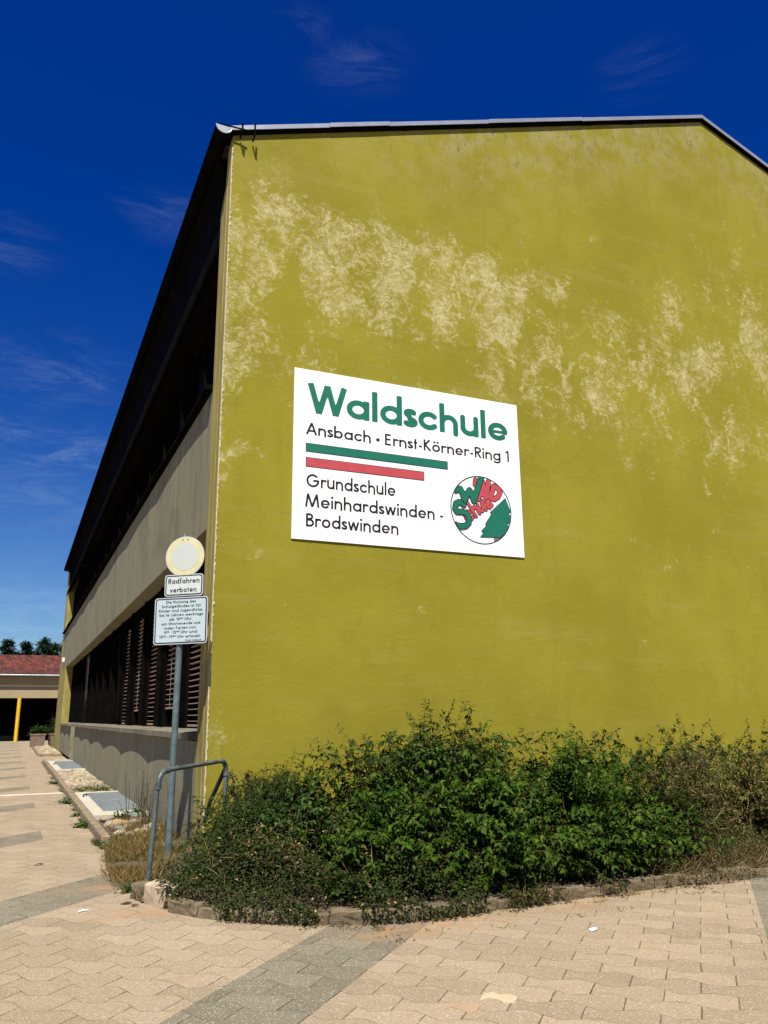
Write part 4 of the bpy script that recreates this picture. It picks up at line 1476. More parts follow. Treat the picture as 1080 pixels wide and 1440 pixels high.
# ================================================================== RIVER STONES
def stones(name, label, boxes, size, count, seed, cols):
    rg = np.random.default_rng(seed)
    base = bmesh.new()
    bmesh.ops.create_icosphere(base, subdivisions=2, radius=1.0)
    bv = np.array([v.co[:] for v in base.verts])
    bf = np.array([[v.index for v in f.verts] for f in base.faces])
    base.free()
    V, F, C = [], [], []
    nb = 0
    for i in range(count):
        (xa, xb, ya_, yb_, zb_) = boxes[rg.integers(len(boxes))]
        r_ = size * (0.5 + 0.9 * rg.random() ** 1.5)
        sc = np.array([1.0 + .35 * rg.random(), 0.8 + .3 * rg.random(), 0.5 + .25 * rg.random()]) * r_
        dn = 1 + 0.16 * np.sin(bv @ rg.normal(0, 2.2, 3) + rg.random() * 6)[:, None] + 0.10 * np.sin(bv @ rg.normal(0, 4, 3))[:, None]
        a = rg.random() * 6.28
        ca, sa = math.cos(a), math.sin(a)
        v = bv * dn * sc
        tlt = rg.normal(0, 0.3)
        v = v @ np.array([[1, 0, 0], [0, math.cos(tlt), -math.sin(tlt)], [0, math.sin(tlt), math.cos(tlt)]])
        v = v @ np.array([[ca, -sa, 0], [sa, ca, 0], [0, 0, 1]])
        v += np.array([rg.uniform(xa + r_ * .6, xb - r_ * .6), rg.uniform(ya_, yb_), zb_ + r_ * rg.uniform(0.1, 0.55)])
        V.append(v); F.append(bf + nb); nb += len(bv)
        c_ = pick(rg, cols)
        C.append(np.tile(np.array([*c_, 1.0]), (len(bv), 1)))
    V, F, C = np.concatenate(V), np.concatenate(F), np.concatenate(C)
    me = bpy.data.meshes.new(name)
    me.from_pydata(V.tolist(), [], F.tolist())
    at = me.color_attributes.new('leaf_colour', 'FLOAT_COLOR', 'POINT')
    at.data.foreach_set('color', C.reshape(-1))
    me.polygons.foreach_set('use_smooth', [True] * len(me.polygons))
    me.materials.append(M_stone)
    o = link(bpy.data.objects.new(name, me))
    tag(o, label, 'stones', kind='stuff')
    return o


SC = [(0.30, 0.26, 0.18), (0.28, 0.20, 0.115), (0.32, 0.29, 0.22), (0.27, 0.18, 0.09), (0.22, 0.21, 0.18), (0.35, 0.305, 0.21)]
stones('river_stones', 'pale river stones filling the strip between the two light well covers', [(1.27, 2.10, 18.2, 26.1, .03)], 0.068, 1150, 21, SC)
stones('river_stones', 'pale river stones beyond the far light well cover', [(1.27, 2.10, 32.1, 33.6, .03)], 0.066, 170, 22, SC)
stones('river_stones', 'pale river stones in the small far bed by the planters', [(1.25, 2.08, 38.9, 50.0, .03)], 0.08, 950, 23, SC)
stones('river_stones', 'scattered stones among dry weeds near the pipe rail', [(1.35, 2.05, 11.4, 13.7, .03)], 0.085, 46, 24, SC + [(0.16, 0.22, 0.20)])

# ================================================================== SHRUBS AND WEEDS
rs = np.random.default_rng(42)
GREEN = [(0.016, 0.042, 0.005), (0.024, 0.058, 0.007), (0.034, 0.076, 0.010), (0.012, 0.032, 0.005)]
BROAD = [(0.018, 0.046, 0.003), (0.026, 0.062, 0.004), (0.044, 0.090, 0.007), (0.012, 0.033, 0.003), (0.068, 0.098, 0.011)]
FINE = [(0.020, 0.042, 0.008), (0.034, 0.058, 0.010), (0.014, 0.030, 0.007), (0.055, 0.070, 0.016)]
COVER = [(0.024, 0.042, 0.008), (0.038, 0.054, 0.012), (0.016, 0.030, 0.008), (0.052, 0.052, 0.018), (0.030, 0.042, 0.011)]
OLIVE = [(0.046, 0.060, 0.012), (0.066, 0.074, 0.016), (0.028, 0.040, 0.010), (0.085, 0.064, 0.022)]
DRY = [(0.19, 0.118, 0.048), (0.25, 0.165, 0.075), (0.12, 0.07, 0.030), (0.085, 0.07, 0.022), (0.30, 0.22, 0.12)]
LIME = [(0.10, 0.125, 0.02), (0.15, 0.155, 0.027), (0.07, 0.10, 0.017), (0.18, 0.145, 0.04)]


def dome_tips(cx, cy, rx, ry, zc, h, n, rng, low=0.12, ragged=0.12, per=9, clump=0.11):
    """shoot ends in clumps over a dome-shaped crown, with gaps between the clumps"""
    out = []
    while len(out) < n:
        a = rng.random() * 2 * math.pi
        e = math.acos(1 - rng.random() * 0.98)            # angle from the zenith
        r_ = (0.80 + 0.30 * rng.random()) if rng.random() < 0.8 else 0.4 + 0.4 * rng.random()
        c = np.array([cx + rx * r_ * math.sin(e) * math.cos(a), cy + ry * r_ * math.sin(e) * math.sin(a), zc + h * r_ * math.cos(e) ** 0.75 + rng.normal(0, ragged)])
        for _ in range(int(per * rng.uniform(.5, 1.5)) + 1):
            p = c + rng.normal(0, clump, 3)
            out.append((p[0], p[1], max(low, p[2])))
    return out


def ring_base(cx, cy, rx, ry, n, rng, z=0.08):
    return [(cx + rx * math.cos(6.28 * i / n) * rng.random(), cy + ry * math.sin(6.28 * i / n) * rng.random(), z) for i in range(n)]


DW = [  # dogwoods: centre, radii, height, shoots, label
    (3.15, 7.35, 0.78, 0.98, 0.96, 470, 'broad leaved dark green shrub, leftmost big leafy one, below the tall arching spray'),
    (4.10, 7.15, 0.82, 1.05, 1.02, 540, 'broad leaved dark green shrub with drooping leaves, second of the big leafy ones from left'),
    (5.05, 7.12, 0.80, 1.02, 1.02, 540, 'broad leaved dark green shrub, fullest one, overhanging the kerb right of centre'),
    (5.85, 7.30, 0.72, 0.98, 0.98, 450, 'broad leaved dark green shrub, rightmost big leafy one, next to the brown thicket')]
for i, (cx, cy, rx, ry, h, n, lab) in enumerate(DW):
    tips = dome_tips(cx, cy, rx, ry, 0.16, h, n, rs, low=0.12, ragged=0.07, clump=.10)
    tips += [(cx + rs.uniform(-rx, rx), cy - ry * rs.uniform(.75, 1.05), rs.uniform(.14, .55)) for _ in range(60)]
    tips += [(cx + rs.uniform(-rx, rx) * .9, cy + rs.uniform(-.3, .5), 0.2 + h * rs.uniform(1.02, 1.24)) for _ in range(16)]
    shrub('dogwood_shrub', lab, ring_base(cx, cy, .3, .3, 9, rs), tips, BROAD, L=0.071, W=0.036, pairs=11, seed=50 + i, group='broad leaved shrubs in the bed', droopy=0.8, start=0.38, sidetwigs=1, spread=.3)

# tall arching spray with small leaves
tips = [(3.98, 7.8, 1.74), (4.02, 7.8, 1.72), (4.55, 7.82, 1.66), (4.50, 7.85, 1.70), (4.36, 7.85, 1.71), (4.02, 7.75, 1.62), (4.2, 7.8, 1.60), (3.9, 7.7, 1.56), (3.85, 7.7, 1.52), (3.6, 7.8, 1.42), (3.45, 7.6, 1.36), (4.1, 7.6, 1.45), (4.45, 7.7, 1.50), (4.6, 7.7, 1.42), (3.3, 7.7, 1.30), (3.75, 7.5, 1.38), (4.85, 7.7, 1.36)]
tips += [(3.95 + rs.normal(0, .42), 7.5 + rs.normal(0, .25), 1.22 + rs.normal(0, .11)) for _ in range(150)]
shrub('arching_shrub', 'narrow leaved shrub whose tall thin sprays arch above the other shrubs', ring_base(3.9, 7.7, .25, .2, 6, rs), tips, FINE + [(0.08, 0.13, 0.03)], L=0.062, W=0.022, pairs=20, seed=70, droopy=.3, start=.5, sidetwigs=3, spread=.20, leafmat=M_small, bend=.26, shrink=.1)
# spreading cotoneaster round the rail
tips = dome_tips(2.40, 8.0, 0.80, 1.0, 0.12, 0.74, 460, rs, low=.12, ragged=.08)
tips += [(1.98 + rs.uniform(-.1, .45), 8.5 + rs.uniform(-.3, .3), 0.46 + rs.uniform(-.14, .20)) for _ in range(60)]
tips += [(2.3 + rs.uniform(-.1, .8), 9.2 + rs.uniform(-.3, .3), 0.85 + rs.uniform(-.2, .14)) for _ in range(46)]
shrub('spreading_shrub', 'low spreading dark green shrub with fine leaves growing through the pipe rail', ring_base(2.4, 8.6, .3, .3, 6, rs), tips, FINE, L=0.034, W=0.015, pairs=18, seed=71, droopy=.2, start=.3, sidetwigs=4, spread=.26, leafmat=M_small, bend=.2)
# left small broadleaf at corner
tips = dome_tips(2.60, 7.55, 0.5, 0.7, 0.2, 0.78, 230, rs, low=.2, ragged=.08)
shrub('young_dogwood', 'smaller broad leaved shrub between the pipe rail and the big leafy shrubs', ring_base(2.6, 8.2, .2, .2, 6, rs), tips, GREEN + [(0.10, 0.13, 0.03)], L=0.072, W=0.036, pairs=7, seed=72, droopy=.8, start=.4, sidetwigs=1, group='broad leaved shrubs in the bed')
# right: brown thicket and upright shoots
tips = dome_tips(6.75, 7.25, 0.85, 0.98, 0.12, 0.92, 440, rs, low=.14, ragged=.12)
shrub('dry_thicket', 'tangled half dead brown thicket right of the leafy shrubs', ring_base(6.9, 7.6, .5, .3, 8, rs), tips, OLIVE + FINE + LIME[:1] + DRY[:3], L=0.045, W=0.014, pairs=12, seed=73, droopy=.4, start=.2, sidetwigs=4, spread=.35, leafmat=M_dry, stem_r=.006)
tips = dome_tips(7.95, 7.3, 0.95, 1.0, 0.12, 0.95, 420, rs, low=.14, ragged=.12)
shrub('dry_thicket', 'tangled brown thicket with reddish twigs at the right edge', ring_base(8.2, 7.7, .5, .3, 8, rs), tips, OLIVE + FINE + LIME[:1] + DRY[:3], L=0.045, W=0.014, pairs=12, seed=74, droopy=.4, start=.2, sidetwigs=4, spread=.35, leafmat=M_dry, stem_r=.006)
tips = [(x_, 8.3, z_) for x_, z_ in ((7.55, 1.44), (7.62, 1.38), (7.75, 1.36), (7.92, 1.56), (7.96, 1.50), (8.0, 1.42), (8.5, 1.48), (8.46, 1.42), (9.15, 1.46), (9.2, 1.40), (6.7, 1.36), (8.2, 1.40), (8.35, 1.30), (7.3, 1.25), (6.75, 1.32), (6.95, 1.24), (9.5, 1.5), (9.6, 1.38), (9.2, 1.3), (7.45, 1.3))]
tips += [(8.1 + rs.normal(0, .75), 8.2 + rs.normal(0, .2), 1.12 + rs.normal(0, .08)) for _ in range(110)]
shrub('upright_shrub', 'green shrub with thin upright shoots standing behind the brown thicket', [(7.0, 8.4, .1), (7.6, 8.4, .1), (8.2, 8.4, .1), (8.8, 8.4, .1), (9.3, 8.4, .1)], tips, FINE + [(0.09, 0.12, .03)], L=0.050, W=0.024, pairs=24, seed=75, droopy=.2, start=.4, sidetwigs=2, spread=.12, leafmat=M_small, bend=.03, shrink=.1)
tips = dome_tips(8.15, 7.55, 0.65, 0.65, 0.55, 0.56, 170, rs, low=.45, ragged=.07)
shrub('lime_shrub', 'yellow green leafy shrub climbing over the brown thicket at the right edge', ring_base(8.1, 7.8, .2, .2, 5, rs), tips, LIME, L=0.075, W=0.030, pairs=7, seed=76, droopy=.6, start=.5, sidetwigs=2, spread=.25)


def bed_points(n, rng, x0, x1, f0, f1):
    """points in the bed: x range, distance behind the kerb line"""
    xs_ = rng.uniform(x0, x1, n)
    out = []
    for x in xs_:
        ky = float(np.interp(x, KCx, KCy))
        out.append((x, ky + rng.uniform(f0, f1)))
    return out


# low ground cover draping over the kerb on the left
fo = Foliage(81)
rg = fo.rng
for (x, y) in bed_points(30000, rg, 1.26, 4.3, -0.08, 1.35):
    ky = float(np.interp(x, KCx, KCy))
    d = y - ky
    hmax = (0.15 + 0.44 * min(1, max(0, d) / 0.7)) * (0.75 + 0.5 * math.sin(x * 5.1 + y * 3.7) ** 2)
    if x < 1.62 and 7.75 < y < 8.75:
        continue
    if x < 1.9 and y > 7.6:
        hmax *= .35
    if d < 0.10:
        hmax = 0.17 * (0.55 + 0.45 * math.sin(x * 7.3))
        if math.sin(x * 4.1 + 1.0) + math.sin(x * 9.7) < -0.95 or (x < 1.6 and d < .05):
            continue
    z = 0.06 + hmax * rg.random() ** 0.5
    if d < 0.0:
        z = min(z, 0.15) * rg.random() + .02
    a = rg.random() * 6.28
    col = pick(rg, COVER if rg.random() < .965 else DRY)
    fo.leaf((x, y, z), (math.cos(a), math.sin(a), rg.normal(-.1, .45)), (rg.normal(0, .5), rg.normal(0, .5) - .3, 1), .034 * rg.uniform(.6, 1.3), .017 * rg.uniform(.7, 1.3), col)
tag(fo.build('ground_cover', M_small), 'low creeping ground cover with small dark leaves spilling over the kerb', 'ground cover', kind='stuff')
fo = Foliage(82)
rg = fo.rng
for (x, y) in bed_points(11500, rg, 3.6, 9.0, -0.12, 0.8):
    ky = float(np.interp(x, KCx, KCy))
    d = y - ky
    if math.sin(x * 3.3 + .4) + math.sin(x * 7.9) + .25 * x / 4 < 0.05 and d < (.3 if x < 5.6 else .02):
        continue
    z = 0.03 + (0.10 + .22 * max(0, d)) * rg.random()
    a = rg.random() * 6.28
    if rg.random() < .45:
        fo.leaf((x, y, z), (math.cos(a), math.sin(a), rg.normal(.3, .5)), (0, -.3, 1), .034 * rg.uniform(.6, 1.4), .015, pick(rg, COVER))
    else:
        fo.leaf((x, y, z * .6), (math.cos(a) * .7, math.sin(a) * .7, abs(rg.normal(.5, .4))), (rg.normal(), rg.normal(), .3), rg.uniform(.06, .2), .004, pick(rg, DRY))
for (x, y) in bed_points(9000, rg, 5.5, 8.6, 0.02, 1.0):
    a = rg.random() * 6.28
    z = .05 + .30 * rg.random()
    if rg.random() < .6:
        fo.leaf((x, y, z), (math.cos(a), math.sin(a), rg.normal(.2, .5)), (0, -.3, 1), .04 * rg.uniform(.6, 1.4), .016, pick(rg, OLIVE + COVER))
    else:
        fo.leaf((x, y, z * .4), (math.cos(a) * .6, math.sin(a) * .6, abs(rg.normal(.6, .4))), (rg.normal(), rg.normal(), .3), rg.uniform(.08, .28), .005, pick(rg, DRY))
tag(fo.build('ground_cover', M_dry), 'dry straw and sparse creeping weeds along the kerb under the big shrubs', 'ground cover', kind='stuff')
# dry stems mixed between shrubs in the front
fo = Foliage(83)
rg = fo.rng
for i in range(900):
    x = rg.uniform(1.6, 9.6)
    ky = float(np.interp(x, KCx, KCy))
    y = ky + rg.uniform(.15, 1.3)
    a = rg.random() * 6.28
    dens = 1.0 if (x < 3.3 or x > 6.4) else 0.25
    if rg.random() > dens:
        continue
    fo.leaf((x, y, rg.uniform(.08, .45 if x < 3.3 else .85)), (math.cos(a) * .6, math.sin(a) * .6, rg.normal(.4, .6)), (rg.normal(), rg.normal(), .2), rg.uniform(.10, .32), .005, pick(rg, DRY))
for i in range(420):
    cx_, cy_, cz_ = ((2.25, 7.05, .42), (2.75, 6.75, .40), (2.05, 7.5, .45))[i % 3]
    a = rg.random() * 6.28
    fo.leaf((cx_ + rg.normal(0, .13), cy_ + rg.normal(0, .12), cz_ + rg.normal(0, .09)), (math.cos(a), math.sin(a) - .3, rg.normal(0, .6)), (rg.normal(0, .5), -.5, 1), rg.uniform(.03, .09), rg.uniform(.008, .02), pick(rg, DRY + [(0.26, 0.15, 0.05)]))
tag(fo.build('dry_stalks', M_dry), 'thin dead stalks and straw caught between the shrubs', 'dry stalks', kind='stuff')
# dry grass on the left strip
fo = Foliage(84)
rg = fo.rng
for i in range(15000):
    y = rg.uniform(7.8, 13.2)
    xl = float(np.interp(y, [7.9, 8.6, 9.6, 10.8, 11.4, 13.2], [1.12, 0.98, 1.02, 1.16, 1.3, 1.5]))
    x = xl + abs(rg.normal(0, .42)) + rg.uniform(-.05, .1)
    if x > 2.15:
        continue
    if x < xl + .06 and rg.random() < .5:
        continue
    if math.sin(x * 6 + y * 2.3) + math.sin(y * 5.1) < -0.9:
        continue
    a = rg.random() * 6.28
    gr_ = rg.random()
    col = pick(rg, DRY[:3] + [(0.23, 0.125, 0.045)]) if gr_ < .68 else pick(rg, [(0.10, 0.13, 0.03), (0.06, 0.10, 0.02), (0.16, 0.15, 0.04)])
    if 7.9 < y < 8.45 and x < 1.36:
        continue
    tall = .16 if x > 1.35 else .10
    fo.leaf((x, y, .02), (math.cos(a) * .55, math.sin(a) * .55, abs(rg.normal(.7, .35))), (rg.normal(), rg.normal(), .1), tall * rg.uniform(.35, 1.25), .006 * rg.uniform(.7, 1.6), col)
tag(fo.build('dry_grass', M_dry), 'parched brown grass on the corner strip left of the pipe rail', 'grass', kind='stuff')
# thin moss / grass seam at the left kerb foot
fo = Foliage(85)
rg = fo.rng
for i in range(1500):
    y = 11.2 + 22 * rg.random() ** 1.8
    x = 1.14 - abs(rg.normal(0, .03))
    if math.sin(y * 2.9) + math.sin(y * 7.7) < 0.1:
        continue
    a = rg.random() * 6.28
    fo.leaf((x, y, .0), (math.cos(a) * .6, math.sin(a) * .6, .6), (rg.normal(), rg.normal(), .3), rg.uniform(.03, .10), .008, pick(rg, FINE + OLIVE))
tag(fo.build('grass_seam', M_dry), 'narrow seam of grass growing at the foot of the long kerb', 'grass', kind='stuff')
fo = Foliage(86)
rg = fo.rng
for i in range(900):
    y = 18.2 + abs(rg.normal(0, .7))
    fo.leaf((rg.uniform(1.3, 2.0), y, .08), (rg.normal(), rg.normal(), .7), (rg.normal(), rg.normal(), .3), rg.uniform(.05, .16), .012, pick(rg, OLIVE + LIME[:1]))
tag(fo.build('moss_patch', M_dry), 'yellow green moss and grass between the near cover and the stones', 'grass', kind='stuff')


fo = Foliage(87)
rg = fo.rng
for (cx_, cy_, cn) in [(rg.uniform(2.2, 7.4), 0, 14) for _ in range(34)] + [(rg.uniform(2.6, 6.5), rg.uniform(-.45, -.2), 7) for _ in range(10)]:
    ky = float(np.interp(cx_, KCx, KCy))
    by = ky - abs(rg.normal(0, .09)) - .02 + cy_
    for _ in range(cn):
        a = rg.random() * 6.28
        fo.leaf((cx_ + rg.normal(0, .05), by + rg.normal(0, .02), 0), (math.cos(a), math.sin(a), rg.uniform(.1, .9)), (rg.normal(), rg.normal(), .4), rg.uniform(.02, .07), .007, pick(rg, DRY[:4] + OLIVE))
tag(fo.build('joint_weeds', M_dry), 'tiny sprouts and straw in the paving joints along the shrub bed', 'weeds', kind='stuff')


def weed(x, y, z, n, L, W, cols, label, seed, h=0.1, name='weed', group='weeds along the kerb'):
    f = Foliage(seed)
    r_ = f.rng
    root = empty(name, (x, y, 0), label, 'weed', group)
    for i in range(n):
        a = r_.random() * 6.28
        l = L * r_.uniform(.6, 1.2)
        f.leaf((x + r_.normal(0, .03), y + r_.normal(0, .05), z + r_.random() * .02), (math.cos(a), math.sin(a), r_.uniform(.1, 1.0) * h * 8), (0, 0, 1), l, W * r_.uniform(.7, 1.2), pick(r_, cols))
        f.leaf((x + r_.normal(0, .05), y + r_.normal(0, .07), z + r_.random() * h), (math.cos(a), math.sin(a), r_.uniform(-.2, .6)), (0, 0, 1), l * .6, W * .8, pick(r_, cols))
    f.build('foliage', M_leaf, root)
    return root


WD = [(0.05, 0.085, 0.02), (0.08, 0.12, 0.028), (0.035, 0.065, 0.02)]
weed(1.09, 17.2, 0.0, 26, .24, .07, WD, 'spiky leafed weed on the pavement beside the far end of the near cover', 91, .06)
weed(1.10, 14.9, 0.0, 12, .17, .05, WD, 'small flat weed at the kerb beside the middle of the near cover', 92, .03)
weed(1.10, 13.4, 0.0, 24, .21, .06, WD, 'broad leafed weed on the pavement by the near corner of the near cover', 93, .06)
weed(1.08, 22.3, 0.0, 14, .24, .07, WD, 'dark weed at the kerb beside the river stones', 94, .06)
weed(1.65, 13.3, 0.05, 40, .22, .04, WD, 'bushy green weed growing over the front edge of the near cover', 95, .16, group='weeds on the gravel strip')
weed(1.95, 13.9, 0.05, 26, .20, .035, WD, 'thin green weed at the facade end of the near cover', 96, .2, group='weeds on the gravel strip')
weed(1.12, 8.35, 0.0, 40, .12, .022, WD, 'tufted green weed at the foot of the pipe rail', 97, .08, group='weeds on the gravel strip')
weed(1.2, 11.1, 0.0, 46, .12, .02, WD + OLIVE[:2], 'green tuft at the near end of the long kerb', 98, .1, group='weeds on the gravel strip')
# tall dead flower stalks against the panel
root = empty('dry_weed_stalks', (1.95, 12.3, 0), 'tall thin dry weed stalks standing against the concrete panel behind the rail', 'weed')
sm_, fo = MB(), Foliage(99)
rg = fo.rng
for i in range(34):
    x, y = rg.uniform(1.7, 2.04), rg.uniform(10.4, 14.0)
    h = rg.uniform(.35, .85)
    tp = (x + rg.normal(0, .06), y + rg.normal(0, .1), h)
    sm_.tube([(x, y, 0), ((x + tp[0]) / 2 + rg.normal(0, .02), (y + tp[1]) / 2, h * .55), tp], [.0045, .0035, .002], 4, cap=False)
    for k in range(9):
        t = rg.uniform(.45, 1)
        fo.leaf((x + (tp[0] - x) * t, y + (tp[1] - y) * t, h * t), (rg.normal(), rg.normal(), .5), (0, 0, 1), .035, .012, pick(rg, DRY + OLIVE))
sm_.build('stems', M_stem, root)
fo.build('foliage', M_dry, root)
# dead creeper on the wall by the rail
root = empty('dead_creeper', (2.5, 9.7, 0), 'brown withered creeper hanging at the bottom corner of the gable', 'creeper')
sm_, fo = MB(), Foliage(101)
rg = fo.rng
for i in range(16):
    x = rg.uniform(2.2, 3.2)
    zt_ = (0.98 - 0.30 * (x - 2.2)) + rg.normal(0, .06)
    pts = [(x + rg.normal(0, .1), 9.55, .1), (x + rg.normal(0, .1), 9.66, zt_ * .6), (x + .1, 9.70, zt_), (x + rg.uniform(.1, .3), 9.64, zt_ - rg.uniform(.05, .2))]
    sm_.tube(pts, .005, 4, cap=False)
    for k in range(40):
        t = rg.uniform(.3, 1.0)
        i0 = min(2, int(t * 3))
        f_ = t * 3 - i0
        p_ = [pts[i0][q] * (1 - f_) + pts[i0 + 1][q] * f_ for q in range(3)]
        fo.leaf(p_, (rg.normal(), rg.normal() - .5, rg.normal() - .5), (0, -1, .5), .045 * rg.uniform(.6, 1.2), .022, pick(rg, DRY[2:4] + [(0.07, 0.05, 0.03), (0.05, 0.08, 0.02)]))
sm_.build('stems', M_stem, root)
fo.build('foliage', M_dry, root)

# ================================================================== FAR OUTBUILDING
OY = 66.0
ob = empty('outbuilding', (0, OY + 4, 0), 'low cream outbuilding with red tiled roof and open dark front at the far left', 'building')
p = MB()
p.box(-16, 14, OY, OY + 0.3, 3.08, 4.62)
p.build('fascia_wall', M_cream, ob)
p = MB()
p.box(-16, 14, OY + 7.0, OY + 7.3, 0, 4.6)
p.box(-16.3, -16.003, OY, OY + 7.3, 0, 4.6)
p.box(14.003, 14.3, OY, OY + 7.3, 0, 4.6)
p.box(-16, 14, OY + .31, OY + 6.99, 3.3, 3.4)
p.build('back_wall', M_black, ob)
p = MB()
p.box(-2, 0.6, OY + 4, OY + 4.4, 0, 0.35)
p.build('bench', M_kerb, ob)
roof_slope = math.atan2(1.75, 5.6)
# roof as its own object space so that the tile rows follow the slope
me = bpy.data.meshes.new('roof')
Lr = math.hypot(1.75, 5.6)
nrow = 17
vs, fs = [], []
for i in range(nrow + 1):
    for sx in (-16.6, 14.6):
        vs.append((sx, Lr * i / nrow, 0.02 if i < nrow else 0.0))
        vs.append((sx, Lr * min(i + 1, nrow) / nrow + 0.02, 0.0))
bmr = MB()
for i in range(nrow):
    y_a, y_b = Lr * i / nrow, Lr * (i + 1) / nrow + .03
    bmr.add([(-16.6, y_a, .045), (14.6, y_a, .045), (14.6, y_b, .0), (-16.6, y_b, .0), (-16.6, y_a, .0), (14.6, y_a, .0)], [(0, 1, 2, 3), (4, 5, 1, 0)])
bmr.add([(-16.6, 0, -.12), (14.6, 0, -.12), (14.6, 0, 0), (-16.6, 0, 0), (-16.6, Lr, -.12), (14.6, Lr, -.12)], [(0, 1, 2, 3), (0, 4, 5, 1)])
bmr.add([(-16.6, Lr, 0.03), (14.6, Lr, 0.03), (14.6, Lr + 5, -3.2), (-16.6, Lr + 5, -3.2)], [(0, 1, 2, 3)])
me.from_pydata([tuple(v) for v in bmr.v], [], bmr.f)
me.materials.append(M_tile)
ro = link(bpy.data.objects.new('roof', me))
ro.parent = ob
ro.location = (0, OY - 0.45 - (OY + 4), 4.80)
ro.rotation_euler = (roof_slope, 0, 0)
p = MB()
p.tube([(-16.5, OY - .52, 4.70), (14.5, OY - .52, 4.70)], .075, 8)
p.build('gutter', M_zincd, ob)
p = MB()
p.tube([(0.33, OY - .12, 0), (0.33, OY - .12, 3.08)], 0.13, 14)
p.build('post', M_yel, ob)
p = MB()
p.tube([(-7.6, OY - .12, 0), (-7.6, OY - .12, 3.08)], 0.13, 14)
p.build('post', M_yel, ob)

# planters
for (x, y, sz, lab, lab2, sd) in ((1.42, 52.3, .80, 'square brown aggregate planter at the far end of the gravel bed, the left one', 'bushy green plant growing in the left far planter', 1),
                                  (2.42, 52.9, .80, 'square brown aggregate planter at the far end, half hidden by the school corner', 'taller dark green plant in the planter by the school corner', 2)):
    root = empty('planter', (x, y, 0), lab, 'planter', 'planters at the far end')
    p = MB()
    h_ = sz / 2
    p.add([(x - h_ * .94, y - h_ * .94, 0), (x + h_ * .94, y - h_ * .94, 0), (x + h_ * .94, y + h_ * .94, 0), (x - h_ * .94, y + h_ * .94, 0),
           (x - h_, y - h_, .66), (x + h_, y - h_, .66), (x + h_, y + h_, .66), (x - h_, y + h_, .66)], [(3, 2, 1, 0), (0, 1, 5, 4), (1, 2, 6, 5), (2, 3, 7, 6), (3, 0, 4, 7)])
    p.build('box', M_planter, root, bevel=.015)
    p = MB()
    for (ax_, bx_, ay_, by_) in ((x - h_ - .03, x + h_ + .03, y - h_ - .03, y - h_ + .06), (x - h_ - .03, x + h_ + .03, y + h_ - .06, y + h_ + .03), (x - h_ - .03, x - h_ + .06, y - h_ + .061, y + h_ - .061), (x + h_ - .06, x + h_ + .03, y - h_ + .061, y + h_ - .061)):
        p.box(ax_, bx_, ay_, by_, .66, .75)
    p.build('rim', M_planter, root)
    p = MB()
    p.box(x - h_ + .061, x + h_ - .061, y - h_ + .061, y + h_ - .061, .5, .68)
    p.build('soil', M_soil, root)
    rg = np.random.default_rng(200 + sd)
    hh = 0.45 if sd == 1 else 1.0
    tips = dome_tips(x, y, .55, .5, .72, hh, 90, rg, low=.7, ragged=.06)
    shrub('planter_plant', lab2, [(x, y, .66), (x + .1, y, .66)], tips, FINE + GREEN, L=.10, W=.04, pairs=9, seed=210 + sd, cat='plant', start=.3, sidetwigs=2, group='plants in the far planters')


# ================================================================== TREES BEYOND
def conifer(x, y, h, rad, seed, label, cols):
    root = empty('conifer_tree', (x, y, 0), label, 'tree', 'trees behind the outbuilding')
    t = MB()
    t.tube([(x, y, -.2), (x + .1, y, h * .5), (x, y, h * .97)], [.28, .17, .03], 8)
    rg = np.random.default_rng(seed)
    f = Foliage(seed)
    nb_ = 90
    for i in range(nb_):
        z = h * (0.15 + 0.83 * i / nb_)
        r_ = rad * (1 - (z / h) ** 1.6) * rg.uniform(.65, 1.15) + .12
        a = rg.random() * 6.28
        d = np.array([math.cos(a), math.sin(a), rg.uniform(-.25, .15)])
        if i % 3 == 0:
            t.tube([(x, y, z), tuple(np.array([x, y, z]) + d * r_)], [.035, .008], 4, cap=False)
        for k in range(60):
            s_ = rg.random() ** .7
            p = np.array([x, y, z]) + d * r_ * s_ + rg.normal(0, .16, 3)
            dd = d + rg.normal(0, .5, 3)
            f.leaf(p, dd, (rg.normal(0, .4), rg.normal(0, .4), 1), rg.uniform(.25, .5), rg.uniform(.09, .18), pick(rg, cols))
    f.build('crown', M_small, root, droop=.15)
    t.build('trunk', M_bark, root)


PINE = [(0.014, 0.030, 0.010), (0.022, 0.042, 0.014), (0.010, 0.022, 0.010)]
PINE2 = [(0.03, 0.055, 0.014), (0.042, 0.07, 0.018), (0.02, 0.04, 0.012)]
tr = ((-2.9, 96, 9.6, 1.7, 'dark conifer leftmost above the far red roof', PINE), (-1.2, 95, 9.95, 1.6, 'dark pointed conifer second from left above the red roof', PINE), (0.6, 97, 9.9, 1.3, 'slim dark conifer with twin look in the middle above the red roof', PINE),
      (2.3, 95, 10.2, 2.4, 'largest broad dark conifer above the red roof', PINE), (3.6, 97, 9.8, 1.5, 'lighter green tree just left of the school edge above the roof', PINE2), (4.7, 95, 9.9, 1.6, 'dark conifer nearest the school edge above the roof', PINE), (1.5, 98, 9.0, 2.0, 'lower green tree filling the gap between dark conifers', PINE2),
      (-.3, 98, 8.9, 2.0, 'low dark conifer behind the two leftmost ones', PINE))
for i, (x, y, h, rad, lab, cols) in enumerate(tr):
    conifer(x, y, h, rad * 1.25, 300 + i, lab, cols)

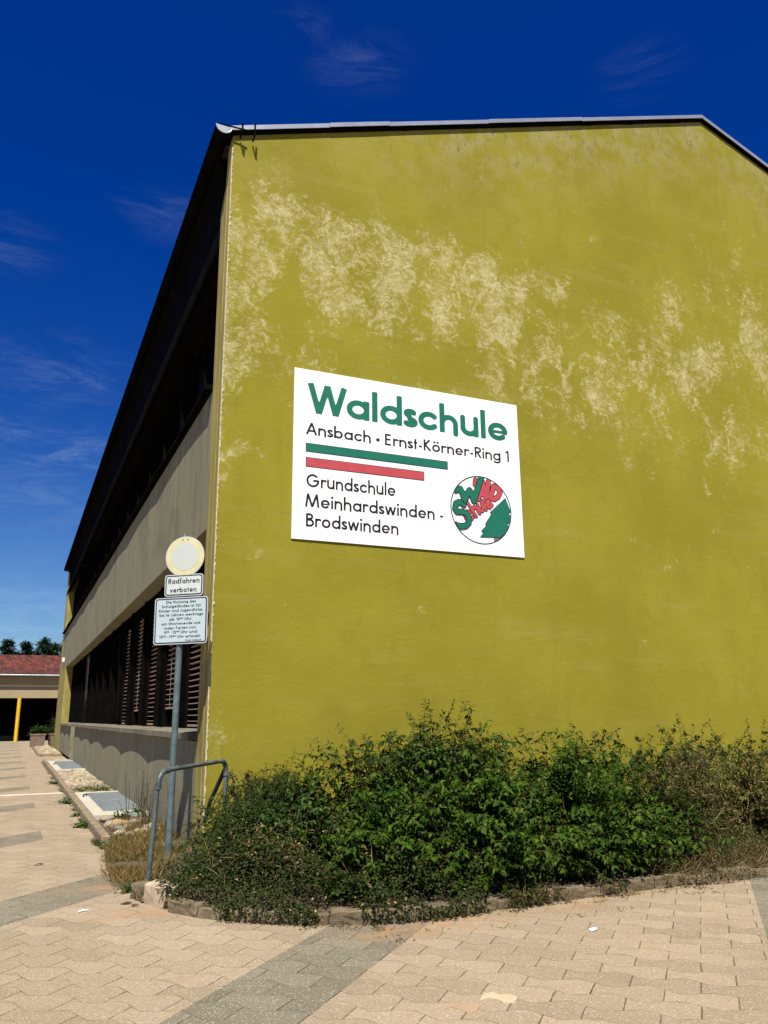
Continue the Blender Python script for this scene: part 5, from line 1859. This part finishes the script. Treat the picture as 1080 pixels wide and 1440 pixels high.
# ================================================================== SMALL THINGS ON THE PAVEMENT
p = MB()
u_, v_ = Vector((.7071, .7071, 0)), Vector((.7071, -.7071, 0))
c = Vector((2.655, 4.36, 0.0))
p.prism([(-.075, -.095), (-.02, -.05), (-.035, 0), (-.075, .04), (-.055, .098), (.045, .095), (.075, .04), (.055, -.01), (.08, -.06), (.03, -.10)][::-1], c, u_, v_, (0, 0, -.02), (0, 0, .004))
tag(p.build('pale_paver', mat('pale_paver_stone', (0.44, 0.35, 0.22), .9, var=.08, scale=9, bump=.2)), 'single pale replacement paver in the tan paving at the bottom of the view', 'paver')
p = MB()
c = Vector((2.40, 4.33, 0.0))
p.prism([(-.08, -.09), (-.03, -.055), (-.05, 0), (-.08, .05), (-.05, .09), (.05, .09), (.08, .03), (.05, -.02), (.07, -.08)][::-1], c, u_, v_, (0, 0, -.02), (0, 0, .0035))
tag(p.build('pale_paver', mat('peach_paver_stone', (0.34, 0.24, 0.145), .9, var=.12, scale=9, bump=.2)), 'slightly lighter peach paver just left of the pale replacement paver', 'paver')
p = MB()
c = Vector((4.05, 5.30, .012))
pts = [(-.035, -.015), (.0, -.022), (.03, -.013), (.038, .008), (.012, .015), (-.028, .012)]
p.prism(pts, c, (1, 0, .1), (0, 1, .05), (0, 0, -.004), (0, 0, .004))
tag(p.build('paper_scrap', M_litter), 'small crumpled white paper scrap on the paving before the shrubs', 'litter')
p = MB()
p.tube([(0.64, 7.63, .008), (.68, 7.65, .012), (.72, 7.66, .008)], .007, 6)
tag(p.build('white_stick', M_litter), 'short white stick lying on the paving left of the rail', 'litter')


def deadleaf(x, y, s_, label, seed):
    rg_ = random.Random(seed)
    p = MB()
    pts = [(math.cos(a) * s_ * (1 + .3 * rg_.random()) * (1.4 if k % 2 == 0 else .7), math.sin(a) * s_ * (.6 + .4 * rg_.random())) for k, a in enumerate([i * 6.283 / 8 for i in range(8)])]
    vs_ = [(x + a, y + b, .006 + .012 * rg_.random()) for a, b in pts] + [(x, y, .022)]
    p.add(vs_, [(i, (i + 1) % 8, 8) for i in range(8)])
    tag(p.build('dead_leaf', M_deadleaf), label, 'leaf', 'dead leaves on the paving')


deadleaf(.41, 10.2, .04, 'dark curled dead leaf alone on the left paving', 1)
deadleaf(1.04, 7.78, .035, 'dark dead leaf beside the broken edging block', 2)
deadleaf(1.10, 7.66, .028, 'small dark dead leaf in front of the pale edging block', 3)
